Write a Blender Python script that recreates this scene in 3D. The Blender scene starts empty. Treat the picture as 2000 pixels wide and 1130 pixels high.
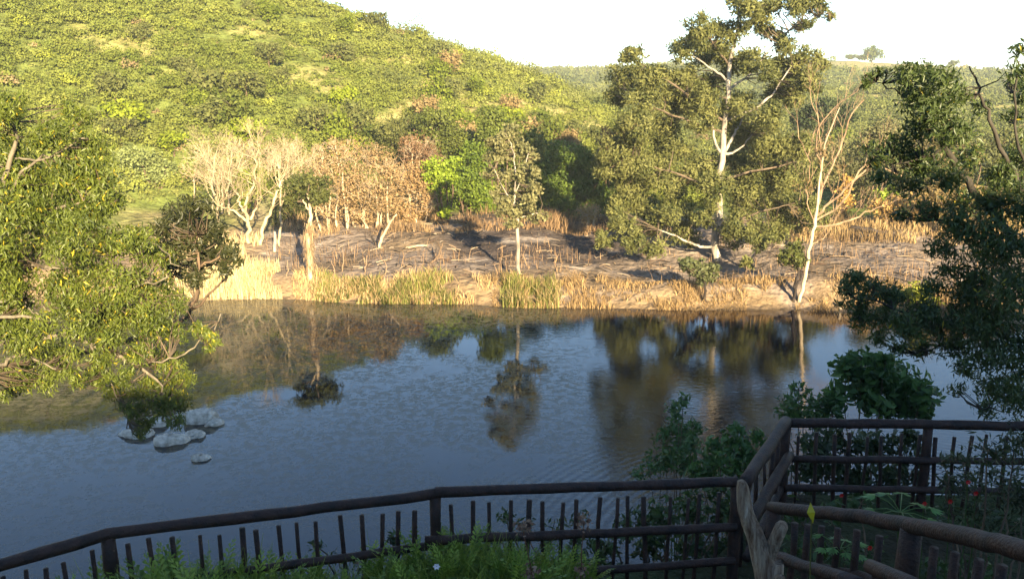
import bpy, math, random
import numpy as np
random.seed(7); RNG = np.random.default_rng(7)
R_ = math.radians
sc = bpy.context.scene
COL = sc.collection

# ------------------------------------------------------------------ camera, sky, sun, exposure
CZ = 11.0; PITCH = R_(12.0); F = 1730.0
cam = bpy.data.objects.new('camera', bpy.data.cameras.new('camera'))
COL.objects.link(cam); sc.camera = cam
cam.location = (0, 0, CZ); cam.rotation_euler = (R_(90) - PITCH, 0, 0)
cam.data.sensor_width = 36; cam.data.lens = 36 * F / 2000
cam.data.clip_start = 0.1; cam.data.clip_end = 6000

SUN_EL = R_(16); SUN_AZ_LEFT = R_(18)          # shadows run away from the camera and 18 degrees to the left
w = bpy.data.worlds.new('World'); sc.world = w; w.use_nodes = True
nt = w.node_tree; bg = nt.nodes['Background']
sky = nt.nodes.new('ShaderNodeTexSky'); sky.sky_type = 'NISHITA'; sky.sun_disc = False
sky.sun_elevation = SUN_EL
# direction to sun: behind the camera (-Y) and to the right (+X)
tosun = np.array([math.sin(SUN_AZ_LEFT) * math.cos(SUN_EL), -math.cos(SUN_AZ_LEFT) * math.cos(SUN_EL), math.sin(SUN_EL)])
sky.sun_rotation = math.atan2(tosun[0], tosun[1])   # clockwise from +Y
sky.air_density = 1.0; sky.dust_density = 0.0; sky.ozone_density = 3.4
nt.links.new(sky.outputs[0], bg.inputs[0]); bg.inputs[1].default_value = 0.07
sun = bpy.data.objects.new('sun', bpy.data.lights.new('sun', 'SUN')); COL.objects.link(sun)
sun.data.energy = 5.0; sun.data.angle = R_(0.5); sun.data.color = (1.0, 0.80, 0.50)
from mathutils import Vector
sun.rotation_euler = Vector(tosun).to_track_quat('Z', 'Y').to_euler()
sun.location = (20, -60, 40)
sc.view_settings.view_transform = 'Standard'; sc.view_settings.look = 'None'
sc.view_settings.gamma = 1.0; sc.view_settings.exposure = 2.28
sc.view_settings.use_curve_mapping = False
sc.cycles.max_bounces = 5; sc.cycles.diffuse_bounces = 2; sc.cycles.glossy_bounces = 3
sc.cycles.transmission_bounces = 3; sc.cycles.transparent_max_bounces = 4
sc.cycles.use_denoising = True

# ------------------------------------------------------------------ geometry helpers
def P(px, py, Y):
    x = (px - 1000) / F; u = (565 - py) / F
    dy = math.cos(PITCH) + u * math.sin(PITCH); dz = -math.sin(PITCH) + u * math.cos(PITCH)
    t = Y / dy
    return np.array([x * t, Y, CZ + dz * t])
def PG(px, py, z):
    x = (px - 1000) / F; u = (565 - py) / F
    dy = math.cos(PITCH) + u * math.sin(PITCH); dz = -math.sin(PITCH) + u * math.cos(PITCH)
    t = (z - CZ) / dz
    return np.array([x * t, dy * t, z])
def M_(pxs, Y): return pxs * Y / F / 0.985
def sm(t): t = np.clip(t, 0, 1); return t * t * (3 - 2 * t)

def vnoise(X, Y, s, seed=0):
    """cheap smooth value noise, -1..1"""
    X = np.asarray(X, float) / s; Y = np.asarray(Y, float) / s
    xi = np.floor(X).astype(np.int64); yi = np.floor(Y).astype(np.int64)
    fx = X - xi; fy = Y - yi; fx = fx * fx * (3 - 2 * fx); fy = fy * fy * (3 - 2 * fy)
    def h(a, b):
        n = (a * 374761393 + b * 668265263 + seed * 1442695041) & 0x7fffffff
        n = ((n ^ (n >> 13)) * 1274126177) & 0x7fffffff
        return ((n ^ (n >> 16)) & 0xffff) / 32767.5 - 1
    return (h(xi, yi) * (1 - fx) + h(xi + 1, yi) * fx) * (1 - fy) + (h(xi, yi + 1) * (1 - fx) + h(xi + 1, yi + 1) * fx) * fy

def quat_dirs(n):
    v = RNG.normal(size=(n, 3)); return v / (np.linalg.norm(v, axis=1, keepdims=True) + 1e-9)

class MB:
    def __init__(s): s.v = []; s.c = []; s.loops = []; s.sizes = []; s.n = 0; s.smooth = False
    def add(s, v, faces, col=(0.5, 0.5, 0.5)):
        """faces: (m,k) int array of local indices"""
        v = np.asarray(v, float); faces = np.asarray(faces, int)
        col = np.asarray(col, float)
        if col.ndim == 1: col = np.repeat(col[None, :], len(v), 0)
        s.v.append(v); s.c.append(col)
        s.loops.append((faces + s.n).ravel()); s.sizes.append(np.full(len(faces), faces.shape[1], int)); s.n += len(v)
    def build(s, name, mat, parent=None, origin=(0, 0, 0), smooth=False):
        me = bpy.data.meshes.new(name)
        v = np.concatenate(s.v) - np.asarray(origin); c = np.concatenate(s.c); L = np.concatenate(s.loops); S = np.concatenate(s.sizes)
        me.vertices.add(len(v)); me.vertices.foreach_set('co', v.astype(np.float32).ravel())
        me.loops.add(len(L)); me.loops.foreach_set('vertex_index', L.astype(np.int32))
        me.polygons.add(len(S)); st = np.concatenate([[0], np.cumsum(S)[:-1]])
        me.polygons.foreach_set('loop_start', st.astype(np.int32))
        me.polygons.foreach_set('use_smooth', np.full(len(S), smooth))
        a = me.attributes.new('col', 'FLOAT_COLOR', 'POINT')
        a.data.foreach_set('color', np.concatenate([c, np.ones((len(c), 1))], 1).astype(np.float32).ravel())
        me.update(calc_edges=True); me.validate()
        me.materials.append(mat)
        o = bpy.data.objects.new(name, me); COL.objects.link(o)
        if parent is not None: o.parent = parent
        else: o.location = origin
        return o

def tag(o, label=None, cat=None, group=None, kind=None):
    if label: o['label'] = label
    if cat: o['category'] = cat
    if group: o['group'] = group
    if kind: o['kind'] = kind
    return o
def empty(name, loc, label, cat, group=None):
    o = bpy.data.objects.new(name, None); COL.objects.link(o); o.location = tuple(loc); o.empty_display_size = 0.3
    return tag(o, label, cat, group)

def tube(mb, pts, rad, sides=8, col=(0.5, 0.5, 0.5), rough=0.0, cap=True):
    pts = np.asarray(pts, float); rad = np.asarray(rad, float); n = len(pts)
    if rad.ndim == 0: rad = np.full(n, float(rad))
    T = np.gradient(pts, axis=0); T /= np.linalg.norm(T, axis=1, keepdims=True) + 1e-9
    ref = np.array([0, 0, 1.0]) if abs(T[0][2]) < 0.9 else np.array([1.0, 0, 0])
    A = np.cross(T, ref); A /= np.linalg.norm(A, axis=1, keepdims=True) + 1e-9
    B = np.cross(T, A)
    a = np.arange(sides) * 2 * math.pi / sides
    r = rad[:, None] * (1 + rough * RNG.uniform(-1, 1, (n, sides)))
    V = pts[:, None, :] + r[:, :, None] * (np.cos(a)[None, :, None] * A[:, None, :] + np.sin(a)[None, :, None] * B[:, None, :])
    V = V.reshape(-1, 3)
    i = np.arange(n - 1)[:, None] * sides; j = np.arange(sides)[None, :]; k = (j + 1) % sides
    fs = np.stack([i + j, i + k, i + sides + k, i + sides + j], -1).reshape(-1, 4)
    mb.add(V, fs, col)
    if cap:
        base = mb.n - len(V)
        for ring in (0, n - 1):
            idx = np.arange(sides) + ring * sides
            mb.loops.append((idx if ring else idx[::-1]) + base); mb.sizes.append(np.array([sides]))
def smoothline(pts, rad, seg=4, wob=0.0):
    """Catmull-Rom resample with wobble"""
    pts = np.asarray(pts, float); rad = np.asarray(rad, float)
    if rad.ndim == 0: rad = np.full(len(pts), float(rad))
    E = np.vstack([2 * pts[0] - pts[1], pts, 2 * pts[-1] - pts[-2]]); out = []; ro = []
    for i in range(len(pts) - 1):
        p0, p1, p2, p3 = E[i], E[i + 1], E[i + 2], E[i + 3]
        for t in np.arange(seg) / seg:
            out.append(0.5 * ((2 * p1) + (-p0 + p2) * t + (2 * p0 - 5 * p1 + 4 * p2 - p3) * t * t + (-p0 + 3 * p1 - 3 * p2 + p3) * t ** 3))
            ro.append(rad[i] * (1 - t) + rad[i + 1] * t)
    out.append(pts[-1]); ro.append(rad[-1])
    out = np.array(out)
    if wob: out[1:-1] += RNG.normal(size=(len(out) - 2, 3)) * wob
    return out, np.array(ro)

def leaves(mb, c, L, W, cols, droop=0.0, bias=None, biasw=0.0, fold=0.0):
    """diamond leaves, c (n,3)"""
    n = len(c)
    if n == 0: return
    u = quat_dirs(n); u[:, 2] -= droop; u /= np.linalg.norm(u, axis=1, keepdims=True)
    nr = quat_dirs(n)
    if bias is not None: nr = nr + bias * biasw
    wv = np.cross(nr, u); wv /= np.linalg.norm(wv, axis=1, keepdims=True) + 1e-9
    k = RNG.uniform(0.6, 1.3, (n, 1))
    u = u * L * 0.5 * k; wv = wv * W * 0.5 * k
    up = np.cross(u, wv); up /= np.linalg.norm(up, axis=1, keepdims=True) + 1e-9
    V = np.stack([c - u, c + wv - u * 0.15 + up * fold * W, c + u, c - wv - u * 0.15 + up * fold * W], 1).reshape(-1, 3)
    f = np.arange(n)[:, None] * 4 + np.arange(4)[None, :]
    mb.add(V, f, np.repeat(cols, 4, 0))

def mixcol(a, b, n, t=None):
    a = np.array(a); b = np.array(b)
    if t is None: t = RNG.uniform(0, 1, (n, 1))
    c = a * (1 - t) + b * t
    return c * RNG.uniform(0.85, 1.15, (n, 1))

def blob_clumps(blobs, sub=0.33, kmul=1.0):
    """blobs: list of (centre, R). returns clump centres, sigma, parent blob centre"""
    C = []; S = []; O = []
    for c, R in blobs:
        k = max(5, int(14 * kmul))
        d = quat_dirs(k); r = R * RNG.uniform(0.25, 1.0, (k, 1)) ** 0.6
        C.append(c + d * r * np.array([1, 1, 0.85])); S += [R * sub] * k; O += [c] * k
    return np.concatenate(C), np.array(S), np.array(O)

def foliage(mb, blobs, dens, L, W, ca, cb, sub=0.3, droop=0.3, yellow=0.0, kmul=1.0, ycol=(0.45, 0.36, 0.03), flat=0.8, bw=0.8):
    C, S, O = blob_clumps(blobs, sub, kmul)
    area = np.array([math.pi * R * R for _, R in blobs]); per = len(C) // len(blobs)
    cnt = np.repeat(np.maximum(3, area * dens / per), per).astype(int)
    cnt = np.maximum(1, (cnt * RNG.uniform(0.4, 1.6, len(cnt))).astype(int))
    idx = np.repeat(np.arange(len(C)), cnt); n = len(idx)
    off = np.clip(RNG.normal(size=(n, 3)), -1.9, 1.9) * S[idx][:, None] * np.array([1, 1, flat])
    c = C[idx] + off
    tcl = RNG.uniform(0, 1, (len(C), 1))[idx]
    t = np.clip(0.6 * tcl + 0.4 * RNG.uniform(0, 1, (n, 1)), 0, 1)
    cols = mixcol(ca, cb, n, t)
    if yellow:
        m = RNG.uniform(size=n) < yellow; cols[m] = np.array(ycol) * RNG.uniform(0.7, 1.2, (m.sum(), 1))
    nb = off / (np.linalg.norm(off, axis=1, keepdims=True) + 1e-6) + (c - O[idx]) / (np.linalg.norm(c - O[idx], axis=1, keepdims=True) + 1e-6)
    leaves(mb, c, L, W, cols, droop, nb, bw, 0.15)
    return C

def twigs(mb, limbs, C, r0, r1, col=(0.5, 0.5, 0.5), maxd=1e9):
    """thin branches from the nearest limb point to each clump"""
    pts = np.concatenate(limbs)
    for c in C:
        d = np.linalg.norm(pts - c, axis=1) + np.maximum(0, pts[:, 2] - c[2]) * 0.6
        j = int(np.argmin(d)); a = pts[j]; D = np.linalg.norm(a - c)
        if D > maxd or D < 1e-3: continue
        m = (a + c) / 2 + quat_dirs(1)[0] * D * 0.12 + np.array([0, 0, -0.06 * D])
        tube(mb, [a, m, c], [r0, (r0 + r1) / 2, r1], 4, col, cap=False)

def grow(mb, p, d, L, r, depth, spread=0.5, up=0.15, col=(0.5, 0.5, 0.5), kids=(2, 3), shr=0.72, tips=None):
    d = d / np.linalg.norm(d); n = 3
    pts = [p]; q = p.copy(); dd = d.copy()
    for i in range(n):
        dd = dd + quat_dirs(1)[0] * 0.16 + np.array([0, 0, up * 0.3]); dd /= np.linalg.norm(dd)
        q = q + dd * L / n; pts.append(q)
    tube(mb, pts, np.linspace(r, r * 0.65, n + 1), 5 if r > 0.04 else 3, col, cap=False)
    if depth == 0:
        if tips is not None: tips.append(q)
        return
    for i in range(random.randint(*kids)):
        nd = dd + quat_dirs(1)[0] * spread * random.uniform(0.7, 1.3) + np.array([0, 0, up])
        src = pts[-1] if i < 2 else pts[random.randint(1, n)]
        grow(mb, src, nd, L * shr * random.uniform(0.8, 1.2), r * 0.62, depth - 1, spread, up, col, kids, shr, tips)

def blades(mb, base, H, W, cols, lean=0.35, segs=2, dirv=None):
    """grass / reed blades: base (n,3)"""
    n = len(base); a = RNG.uniform(0, 2 * math.pi, n)
    side = np.stack([np.cos(a), np.sin(a), np.zeros(n)], 1)
    b = RNG.uniform(0, 2 * math.pi, n); ln = np.stack([np.cos(b), np.sin(b), np.zeros(n)], 1) * (RNG.uniform(0, 1, n) ** 1.3 * lean)[:, None]
    if dirv is not None: ln = ln + dirv
    H = np.asarray(H).reshape(-1, 1) * np.ones((n, 1)); W = W * RNG.uniform(0.6, 1.3, (n, 1))
    p0 = base; p1 = base + np.array([0, 0, 1]) * H * 0.55 + ln * H * 0.35; p2 = base + np.array([0, 0, 1]) * H * 0.95 + ln * H
    V = np.stack([p0 - side * W / 2, p0 + side * W / 2, p1 + side * W * 0.4, p1 - side * W * 0.4, p2 + side * W * 0.08, p2 - side * W * 0.08], 1).reshape(-1, 3)
    i = np.arange(n)[:, None] * 6
    f = np.concatenate([i + np.array([[0, 1, 2, 3]]), i + np.array([[3, 2, 4, 5]])], 0)
    mb.add(V, f, np.repeat(cols, 6, 0))

# ------------------------------------------------------------------ materials
def newmat(name):
    m = bpy.data.materials.new(name); m.use_nodes = True
    return m, m.node_tree, m.node_tree.nodes['Principled BSDF']
def leafmat(name, trans=0.35, rough=0.55, spec=0.25, nscale=3.0):
    m, t, b = newmat(name); N = t.nodes; K = t.links
    at = N.new('ShaderNodeAttribute'); at.attribute_name = 'col'
    no = N.new('ShaderNodeTexNoise'); no.inputs['Scale'].default_value = nscale; no.inputs['Detail'].default_value = 3
    geo = N.new('ShaderNodeNewGeometry'); K.new(geo.outputs['Position'], no.inputs['Vector'])
    mr = N.new('ShaderNodeMapRange'); mr.inputs[3].default_value = 0.72; mr.inputs[4].default_value = 1.28
    K.new(no.outputs[0], mr.inputs[0])
    mx = N.new('ShaderNodeVectorMath'); mx.operation = 'SCALE'; K.new(at.outputs['Color'], mx.inputs[0]); K.new(mr.outputs[0], mx.inputs['Scale'])
    K.new(mx.outputs[0], b.inputs['Base Color']); b.inputs['Roughness'].default_value = rough
    b.inputs['Specular IOR Level'].default_value = spec
    tr = N.new('ShaderNodeBsdfTranslucent'); K.new(mx.outputs[0], tr.inputs[0])
    ms = N.new('ShaderNodeMixShader'); ms.inputs[0].default_value = trans
    K.new(b.outputs[0], ms.inputs[1]); K.new(tr.outputs[0], ms.inputs[2]); K.new(ms.outputs[0], N['Material Output'].inputs[0])
    return m
def barkmat(name, c1, c2, scale=4.0, stretch=0.25, rough=0.85, bump=0.4, c3=None, spec=0.2):
    m, t, b = newmat(name); N = t.nodes; K = t.links
    geo = N.new('ShaderNodeTexCoord'); mp = N.new('ShaderNodeMapping'); mp.inputs['Scale'].default_value = (1, 1, stretch)
    K.new(geo.outputs['Object'], mp.inputs['Vector'])
    no = N.new('ShaderNodeTexNoise'); no.inputs['Scale'].default_value = scale; no.inputs['Detail'].default_value = 6; no.inputs['Roughness'].default_value = 0.65
    K.new(mp.outputs[0], no.inputs['Vector'])
    cr = N.new('ShaderNodeValToRGB'); e = cr.color_ramp.elements; e[0].position = 0.35; e[0].color = (*c1, 1); e[1].position = 0.62; e[1].color = (*c2, 1)
    if c3: q = e.new(0.72); q.color = (*c3, 1)
    K.new(no.outputs[0], cr.inputs[0]); K.new(cr.outputs[0], b.inputs['Base Color'])
    b.inputs['Roughness'].default_value = rough; b.inputs['Specular IOR Level'].default_value = spec
    n2 = N.new('ShaderNodeTexNoise'); n2.inputs['Scale'].default_value = scale * 5; n2.inputs['Detail'].default_value = 4; K.new(mp.outputs[0], n2.inputs['Vector'])
    bp = N.new('ShaderNodeBump'); bp.inputs['Strength'].default_value = bump; bp.inputs['Distance'].default_value = 0.02
    K.new(n2.outputs[0], bp.inputs['Height']); K.new(bp.outputs[0], b.inputs['Normal'])
    return m
def groundmat(name, bscale=0.9, spots=True):
    m, t, b = newmat(name); N = t.nodes; K = t.links
    at = N.new('ShaderNodeAttribute'); at.attribute_name = 'col'
    geo = N.new('ShaderNodeNewGeometry')
    n1 = N.new('ShaderNodeTexNoise'); n1.inputs['Scale'].default_value = bscale; n1.inputs['Detail'].default_value = 8; n1.inputs['Roughness'].default_value = 0.7
    K.new(geo.outputs['Position'], n1.inputs['Vector'])
    mr = N.new('ShaderNodeMapRange'); mr.inputs[1].default_value = 0.3; mr.inputs[2].default_value = 0.7; mr.inputs[3].default_value = 0.5; mr.inputs[4].default_value = 1.5
    K.new(n1.outputs[0], mr.inputs[0])
    mx = N.new('ShaderNodeVectorMath'); mx.operation = 'SCALE'; K.new(at.outputs['Color'], mx.inputs[0]); K.new(mr.outputs[0], mx.inputs['Scale'])
    K.new(mx.outputs[0], b.inputs['Base Color']); b.inputs['Roughness'].default_value = 0.95; b.inputs['Specular IOR Level'].default_value = 0.1
    n2 = N.new('ShaderNodeTexNoise'); n2.inputs['Scale'].default_value = bscale * 2.5; n2.inputs['Detail'].default_value = 6; K.new(geo.outputs['Position'], n2.inputs['Vector'])
    bp = N.new('ShaderNodeBump'); bp.inputs['Strength'].default_value = 0.9; bp.inputs['Distance'].default_value = 0.35
    K.new(n2.outputs[0], bp.inputs['Height']); K.new(bp.outputs[0], b.inputs['Normal'])
    return m

M_leaf_far = leafmat('hill_foliage', 0.25, 0.8, 0.05, 0.5)
M_leaf_mid = leafmat('tree_foliage', 0.3, 0.6, 0.25, 1.5)
M_leaf_near = leafmat('near_foliage', 0.35, 0.45, 0.4, 6.0)
M_dry = leafmat('dry_stems', 0.15, 0.9, 0.05, 2.0)
M_ground = groundmat('burnt_and_grassy_ground')
M_soil = groundmat('near_soil', 2.0)
M_white = barkmat('white_bark', (0.13, 0.11, 0.085), (0.40, 0.355, 0.29), 2.6, 0.3, 0.8, 0.3)
M_branch = barkmat('dry_branch_bark', (0.14, 0.09, 0.055), (0.32, 0.22, 0.135), 2.0, 0.4)
M_dark = barkmat('dark_bark', (0.018, 0.016, 0.012), (0.06, 0.052, 0.04), 6.0, 0.3)
M_cream2 = barkmat('pale_stem_bark', (0.22, 0.16, 0.10), (0.55, 0.45, 0.31), 2.0, 0.3)
M_cream = barkmat('cream_bark', (0.20, 0.15, 0.085), (0.50, 0.41, 0.25), 1.6, 0.4, 0.85, 0.4)
M_pale = barkmat('pale_dry_bark', (0.26, 0.19, 0.12), (0.50, 0.40, 0.27), 2.5, 0.3)
M_bark = barkmat('brown_bark', (0.05, 0.035, 0.025), (0.16, 0.11, 0.07), 3.0, 0.3)
M_char = barkmat('charred_bark', (0.012, 0.010, 0.009), (0.05, 0.04, 0.035), 4.0, 0.3)
M_greybark = barkmat('grey_bark', (0.07, 0.06, 0.045), (0.20, 0.17, 0.12), 8.0, 0.3)
M_twig = barkmat('twig_bark', (0.06, 0.045, 0.03), (0.16, 0.12, 0.08), 3.0, 0.3)
M_log = barkmat('creosoted_log', (0.012, 0.008, 0.007), (0.044, 0.020, 0.013), 9.0, 1.0, 0.65, 0.7, (0.045, 0.028, 0.02), spec=0.3)
M_drift = barkmat('weathered_driftwood', (0.13, 0.070, 0.040), (0.44, 0.34, 0.24), 75.0, 0.12, 0.9, 1.0, (0.66, 0.57, 0.45))
M_rock = barkmat('pale_rock', (0.30, 0.26, 0.20), (0.66, 0.60, 0.50), 5.0, 1.0, 0.9, 1.0, (0.74, 0.69, 0.60))

# ------------------------------------------------------------------ terrain
_sh = [PG(x, y, 0) for x, y in [(-400, 585), (0, 585), (300, 584), (400, 586), (560, 584), (700, 592), (860, 592), (1000, 599), (1180, 602), (1400, 606), (1560, 604), (1700, 612), (1850, 622), (2050, 636), (2500, 670)]]
SHX = np.array([p[0] for p in _sh]); SHY = np.array([p[1] for p in _sh])
def skyel(tab):
    px = np.array([a for a, b in tab], float); py = np.array([b for a, b in tab], float)
    az = np.arctan((px - 1000) / (F * math.cos(PITCH) + (565 - py) * math.sin(PITCH)))
    dy = F * math.cos(PITCH) + (565 - py) * math.sin(PITCH); dz = -F * math.sin(PITCH) + (565 - py) * math.cos(PITCH)
    el = dz / np.hypot(px - 1000, dy)
    return az, el
azA, elA = skyel([(-1500, -60), (-500, -75), (0, -75), (300, -55), (590, 2), (650, 24), (700, 48), (750, 66), (830, 84), (900, 108), (960, 124), (1000, 142), (1100, 190), (1200, 235), (1350, 290), (1700, 380)])
azB, elB = skyel([(-500, 135), (1000, 138), (1180, 136), (1300, 130), (1500, 124), (1600, 118), (1640, 119), (1850, 129), (1900, 142), (2000, 146), (3000, 170)])
def terrain(X, Y):
    X = np.asarray(X, float); Y = np.asarray(Y, float)
    s = Y - np.interp(X, SHX, SHY)
    z = -1.2 + 1.2 * sm((s + 4) / 4) + 0.85 * sm(s / 2.6) + 1.45 * sm(s / 22)
    z = z + sm(s / 4) * (0.20 * vnoise(X, Y, 2.3, 1) + 0.36 * vnoise(X, Y, 6.5, 2) + 0.07 * vnoise(X, Y, 0.9, 5))
    r = np.hypot(X, Y); az = np.arctan2(X, np.maximum(Y, 1e-3))
    z0 = 2.2
    def hill(az, r, A, E, R, pw):
        zr = CZ + np.interp(az, A, E) * R - z0
        t = np.clip((r - 68) / (R - 68), 0, 1.0)
        up = zr * t ** pw
        return np.where(r < R, up, zr - 0.0009 * (r - R) ** 2)
    RA = np.interp(az, [-0.55, -0.22, 0.0, 0.2], [108, 110, 114, 130])
    hA = hill(az, r, azA, elA, RA, 1.12); hB = hill(az, r, azB, elB, 520, 1.25)
    h = np.maximum(hA, hB)
    bump = (sm((r - 80) / 60) * 2.4 * vnoise(X, Y, 34, 3) + sm((r - 74) / 20) * 1.0 * vnoise(X, Y, 10, 4)) * np.clip((520 - r) / 200, 0, 1) * np.clip((np.abs(r - RA)) / 25, 0.12, 1)
    return np.maximum(z + sm((r - 66) / 14) * (h + bump), -3)
def ground_hit(px, py):
    a = P(px, py, 40.0); d = (a - np.array([0, 0, CZ])) / 40.0
    Y = np.linspace(40, 700, 6000); X = d[0] * Y; Z = CZ + d[2] * Y
    h = terrain(X, Y); i = int(np.argmax(Z < h))
    return np.array([X[i], Y[i], h[i]])
def T1(x, y): return float(terrain(np.array([x]), np.array([y]))[0])

def inpatch(px, py, lst):
    m = np.zeros(np.shape(px))
    for cx, cy, rx, ry in lst:
        d = ((px - cx) / rx) ** 2 + ((py - cy) / ry) ** 2
        m = np.maximum(m, np.clip(1.6 - d, 0, 1))
    return m
# dry grass clearings on the hills, as directions from the terrace
_patch = [(760, 235, 40, 12), (820, 215, 50, 14), (1010, 205, 45, 10), (1040, 250, 50, 10), (700, 120, 30, 8), (400, 200, 40, 9), (330, 150, 30, 10), (560, 90, 30, 8), (150, 60, 40, 10), (850, 178, 45, 20), (945, 222, 60, 26), (880, 200, 40, 18), (270, 75, 45, 25), (210, 95, 40, 18), (590, 152, 65, 22), (650, 170, 40, 15), (300, 410, 60, 25), (285, 90, 20, 40), (1100, 220, 60, 10), (1130, 245, 50, 12), (1740, 127, 150, 13), (1590, 212, 55, 9), (1740, 192, 50, 6), (1960, 212, 60, 9), (500, 60, 50, 10), (790, 120, 60, 8)]
def topix(X, Y, Z):
    c, s_ = math.cos(PITCH), math.sin(PITCH); dz = Z - CZ
    fw = Y * c - dz * s_; up = Y * s_ + dz * c
    return 1000 + F * X / fw, 565 - F * up / fw
def clearing(X, Y, Z):
    px, py = topix(X, Y, Z)
    w_ = 12 * vnoise(X, Y, 9, 11)
    return inpatch(px + w_, py + 0.4 * w_, _patch) * (np.hypot(X, Y) > 80)

na = 420; rr = np.concatenate([np.arange(40, 90, 0.45), 90 * (1.012 ** np.arange(1, 190))])
az = np.linspace(R_(-56), R_(56), na)
A_, Q_ = np.meshgrid(az, rr); X = Q_ * np.sin(A_); Y = Q_ * np.cos(A_)
Z = terrain(X, Y)
s = Y - np.interp(X, SHX, SHY)
n1 = vnoise(X, Y, 2.2, 21); n2 = vnoise(X, Y, 6.0, 22); n3 = vnoise(X, Y, 0.9, 23)
burnt = np.array([0.19, 0.150, 0.118]); ashc = np.array([0.46, 0.38, 0.30]); tan = np.array([0.235, 0.165, 0.092]); green = np.array([0.12, 0.145, 0.035]); wet = np.array([0.05, 0.035, 0.02])
char = np.array([0.070, 0.054, 0.045])
c = np.tile(burnt, X.shape + (1,)).astype(float)
def lay(c, col, m): m = np.clip(m, 0, 1)[..., None]; return c * (1 - m) + col * m
pxg, pyg = topix(X, Y, Z)
c = lay(c, tan * 0.75, np.clip(1.5 * vnoise(X, Y, 3.6, 24) - 0.15, 0, 0.75))
c = lay(c, char, 0.9 * sm((n2 + 1.9) * 1.6) * sm((pxg - 840) / 60) * sm((1260 - pxg) / 60) * sm((s - 5) / 4) + 0.40 * sm(n2 + 0.8 * n1 - 0.1))
c = lay(c, ashc, np.clip(n1 * 1.4 - 0.85, 0, 0.45) + np.clip(n3 * n1 * 2 - 0.4, 0, 0.6))
c = lay(c, np.array([0.31, 0.225, 0.15]), 0.7 * sm((-n2 + 0.2)) * (pxg < 900))
c = lay(c, tan, sm(1.2 - s / 2.2 + n1 * 0.7) )
c = lay(c, tan, sm((540 - pxg) / 60) * 0.8)
c = lay(c, wet, sm(1 - (s + 0.6) / 0.8))
r = np.hypot(X, Y)
c = lay(c, green, sm((r - 66) / 7 + n1 * 0.4))
cl = clearing(X, Y, Z)
c = lay(c, np.array([0.30, 0.26, 0.10]), cl * (0.6 + 0.4 * (pxg > 760)))
m = MB(); nr_, nc_ = X.shape
ii = (np.arange(nr_ - 1)[:, None] * nc_ + np.arange(nc_ - 1)[None, :]).ravel()
m.add(np.stack([X, Y, Z], -1).reshape(-1, 3), np.stack([ii, ii + nc_, ii + nc_ + 1, ii + 1], 1)[:, ::-1], c.reshape(-1, 3))
tag(m.build('ground', M_ground, smooth=True), kind='structure')

# near bank, plus an unseen slope added behind the camera to shade the terrace
RAILZ = 7.35; TZ = 6.3
fl = [PG(x, y, RAILZ) for x, y in [(-500, 1300), (-60, 1120), (0, 1100), (210, 1042), (850, 963), (1440, 942), (1535, 828), (2000, 832), (2400, 836)]]
FX = np.array([p[0] for p in fl]); FY = np.array([p[1] for p in fl])
def nearbank(X, Y):
    ye = np.interp(X, FX, FY) + 0.45
    sl = 1.05 - 0.35 * sm((X - 2) / 3)
    z = TZ - np.maximum(0, Y - ye) * sl
    z = np.maximum(z, -2.5) + 0.12 * vnoise(X, Y, 1.3, 31) * (Y > ye)
    crest = 17.5 + 4.4 * sm((X - 2) / 14) + 1.0 * vnoise(X, Y, 5, 32)  # unseen crest, height shaped by where the shadow edge should fall
    crest = crest - 2.0 * np.exp(-((X - 8.9) / 1.3) ** 2)  # notch added in the unseen crest so sun reaches one branch tip
    back = (crest - TZ) * sm((-Y - 4) / 24)
    return z + back
gx = np.linspace(-70, 70, 401); gy = np.concatenate([np.linspace(-60, -4, 60), np.linspace(-3.7, 24, 150)])
X, Y = np.meshgrid(gx, gy); Z = nearbank(X, Y)
c = np.tile(np.array([0.035, 0.028, 0.018]), X.shape + (1,))
c = lay(c, np.array([0.035, 0.055, 0.018]), sm(vnoise(X, Y, 1.1, 33) + 0.6))
m = MB(); nr_, nc_ = X.shape; ii = (np.arange(nr_ - 1)[:, None] * nc_ + np.arange(nc_ - 1)[None, :]).ravel()
m.add(np.stack([X, Y, Z], -1).reshape(-1, 3), np.stack([ii, ii + 1, ii + nc_ + 1, ii + nc_], 1), c.reshape(-1, 3))
tag(m.build('near_bank', M_soil, smooth=True), kind='structure')
def NB(x, y): return float(nearbank(np.array([x]), np.array([y]))[0])

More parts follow.
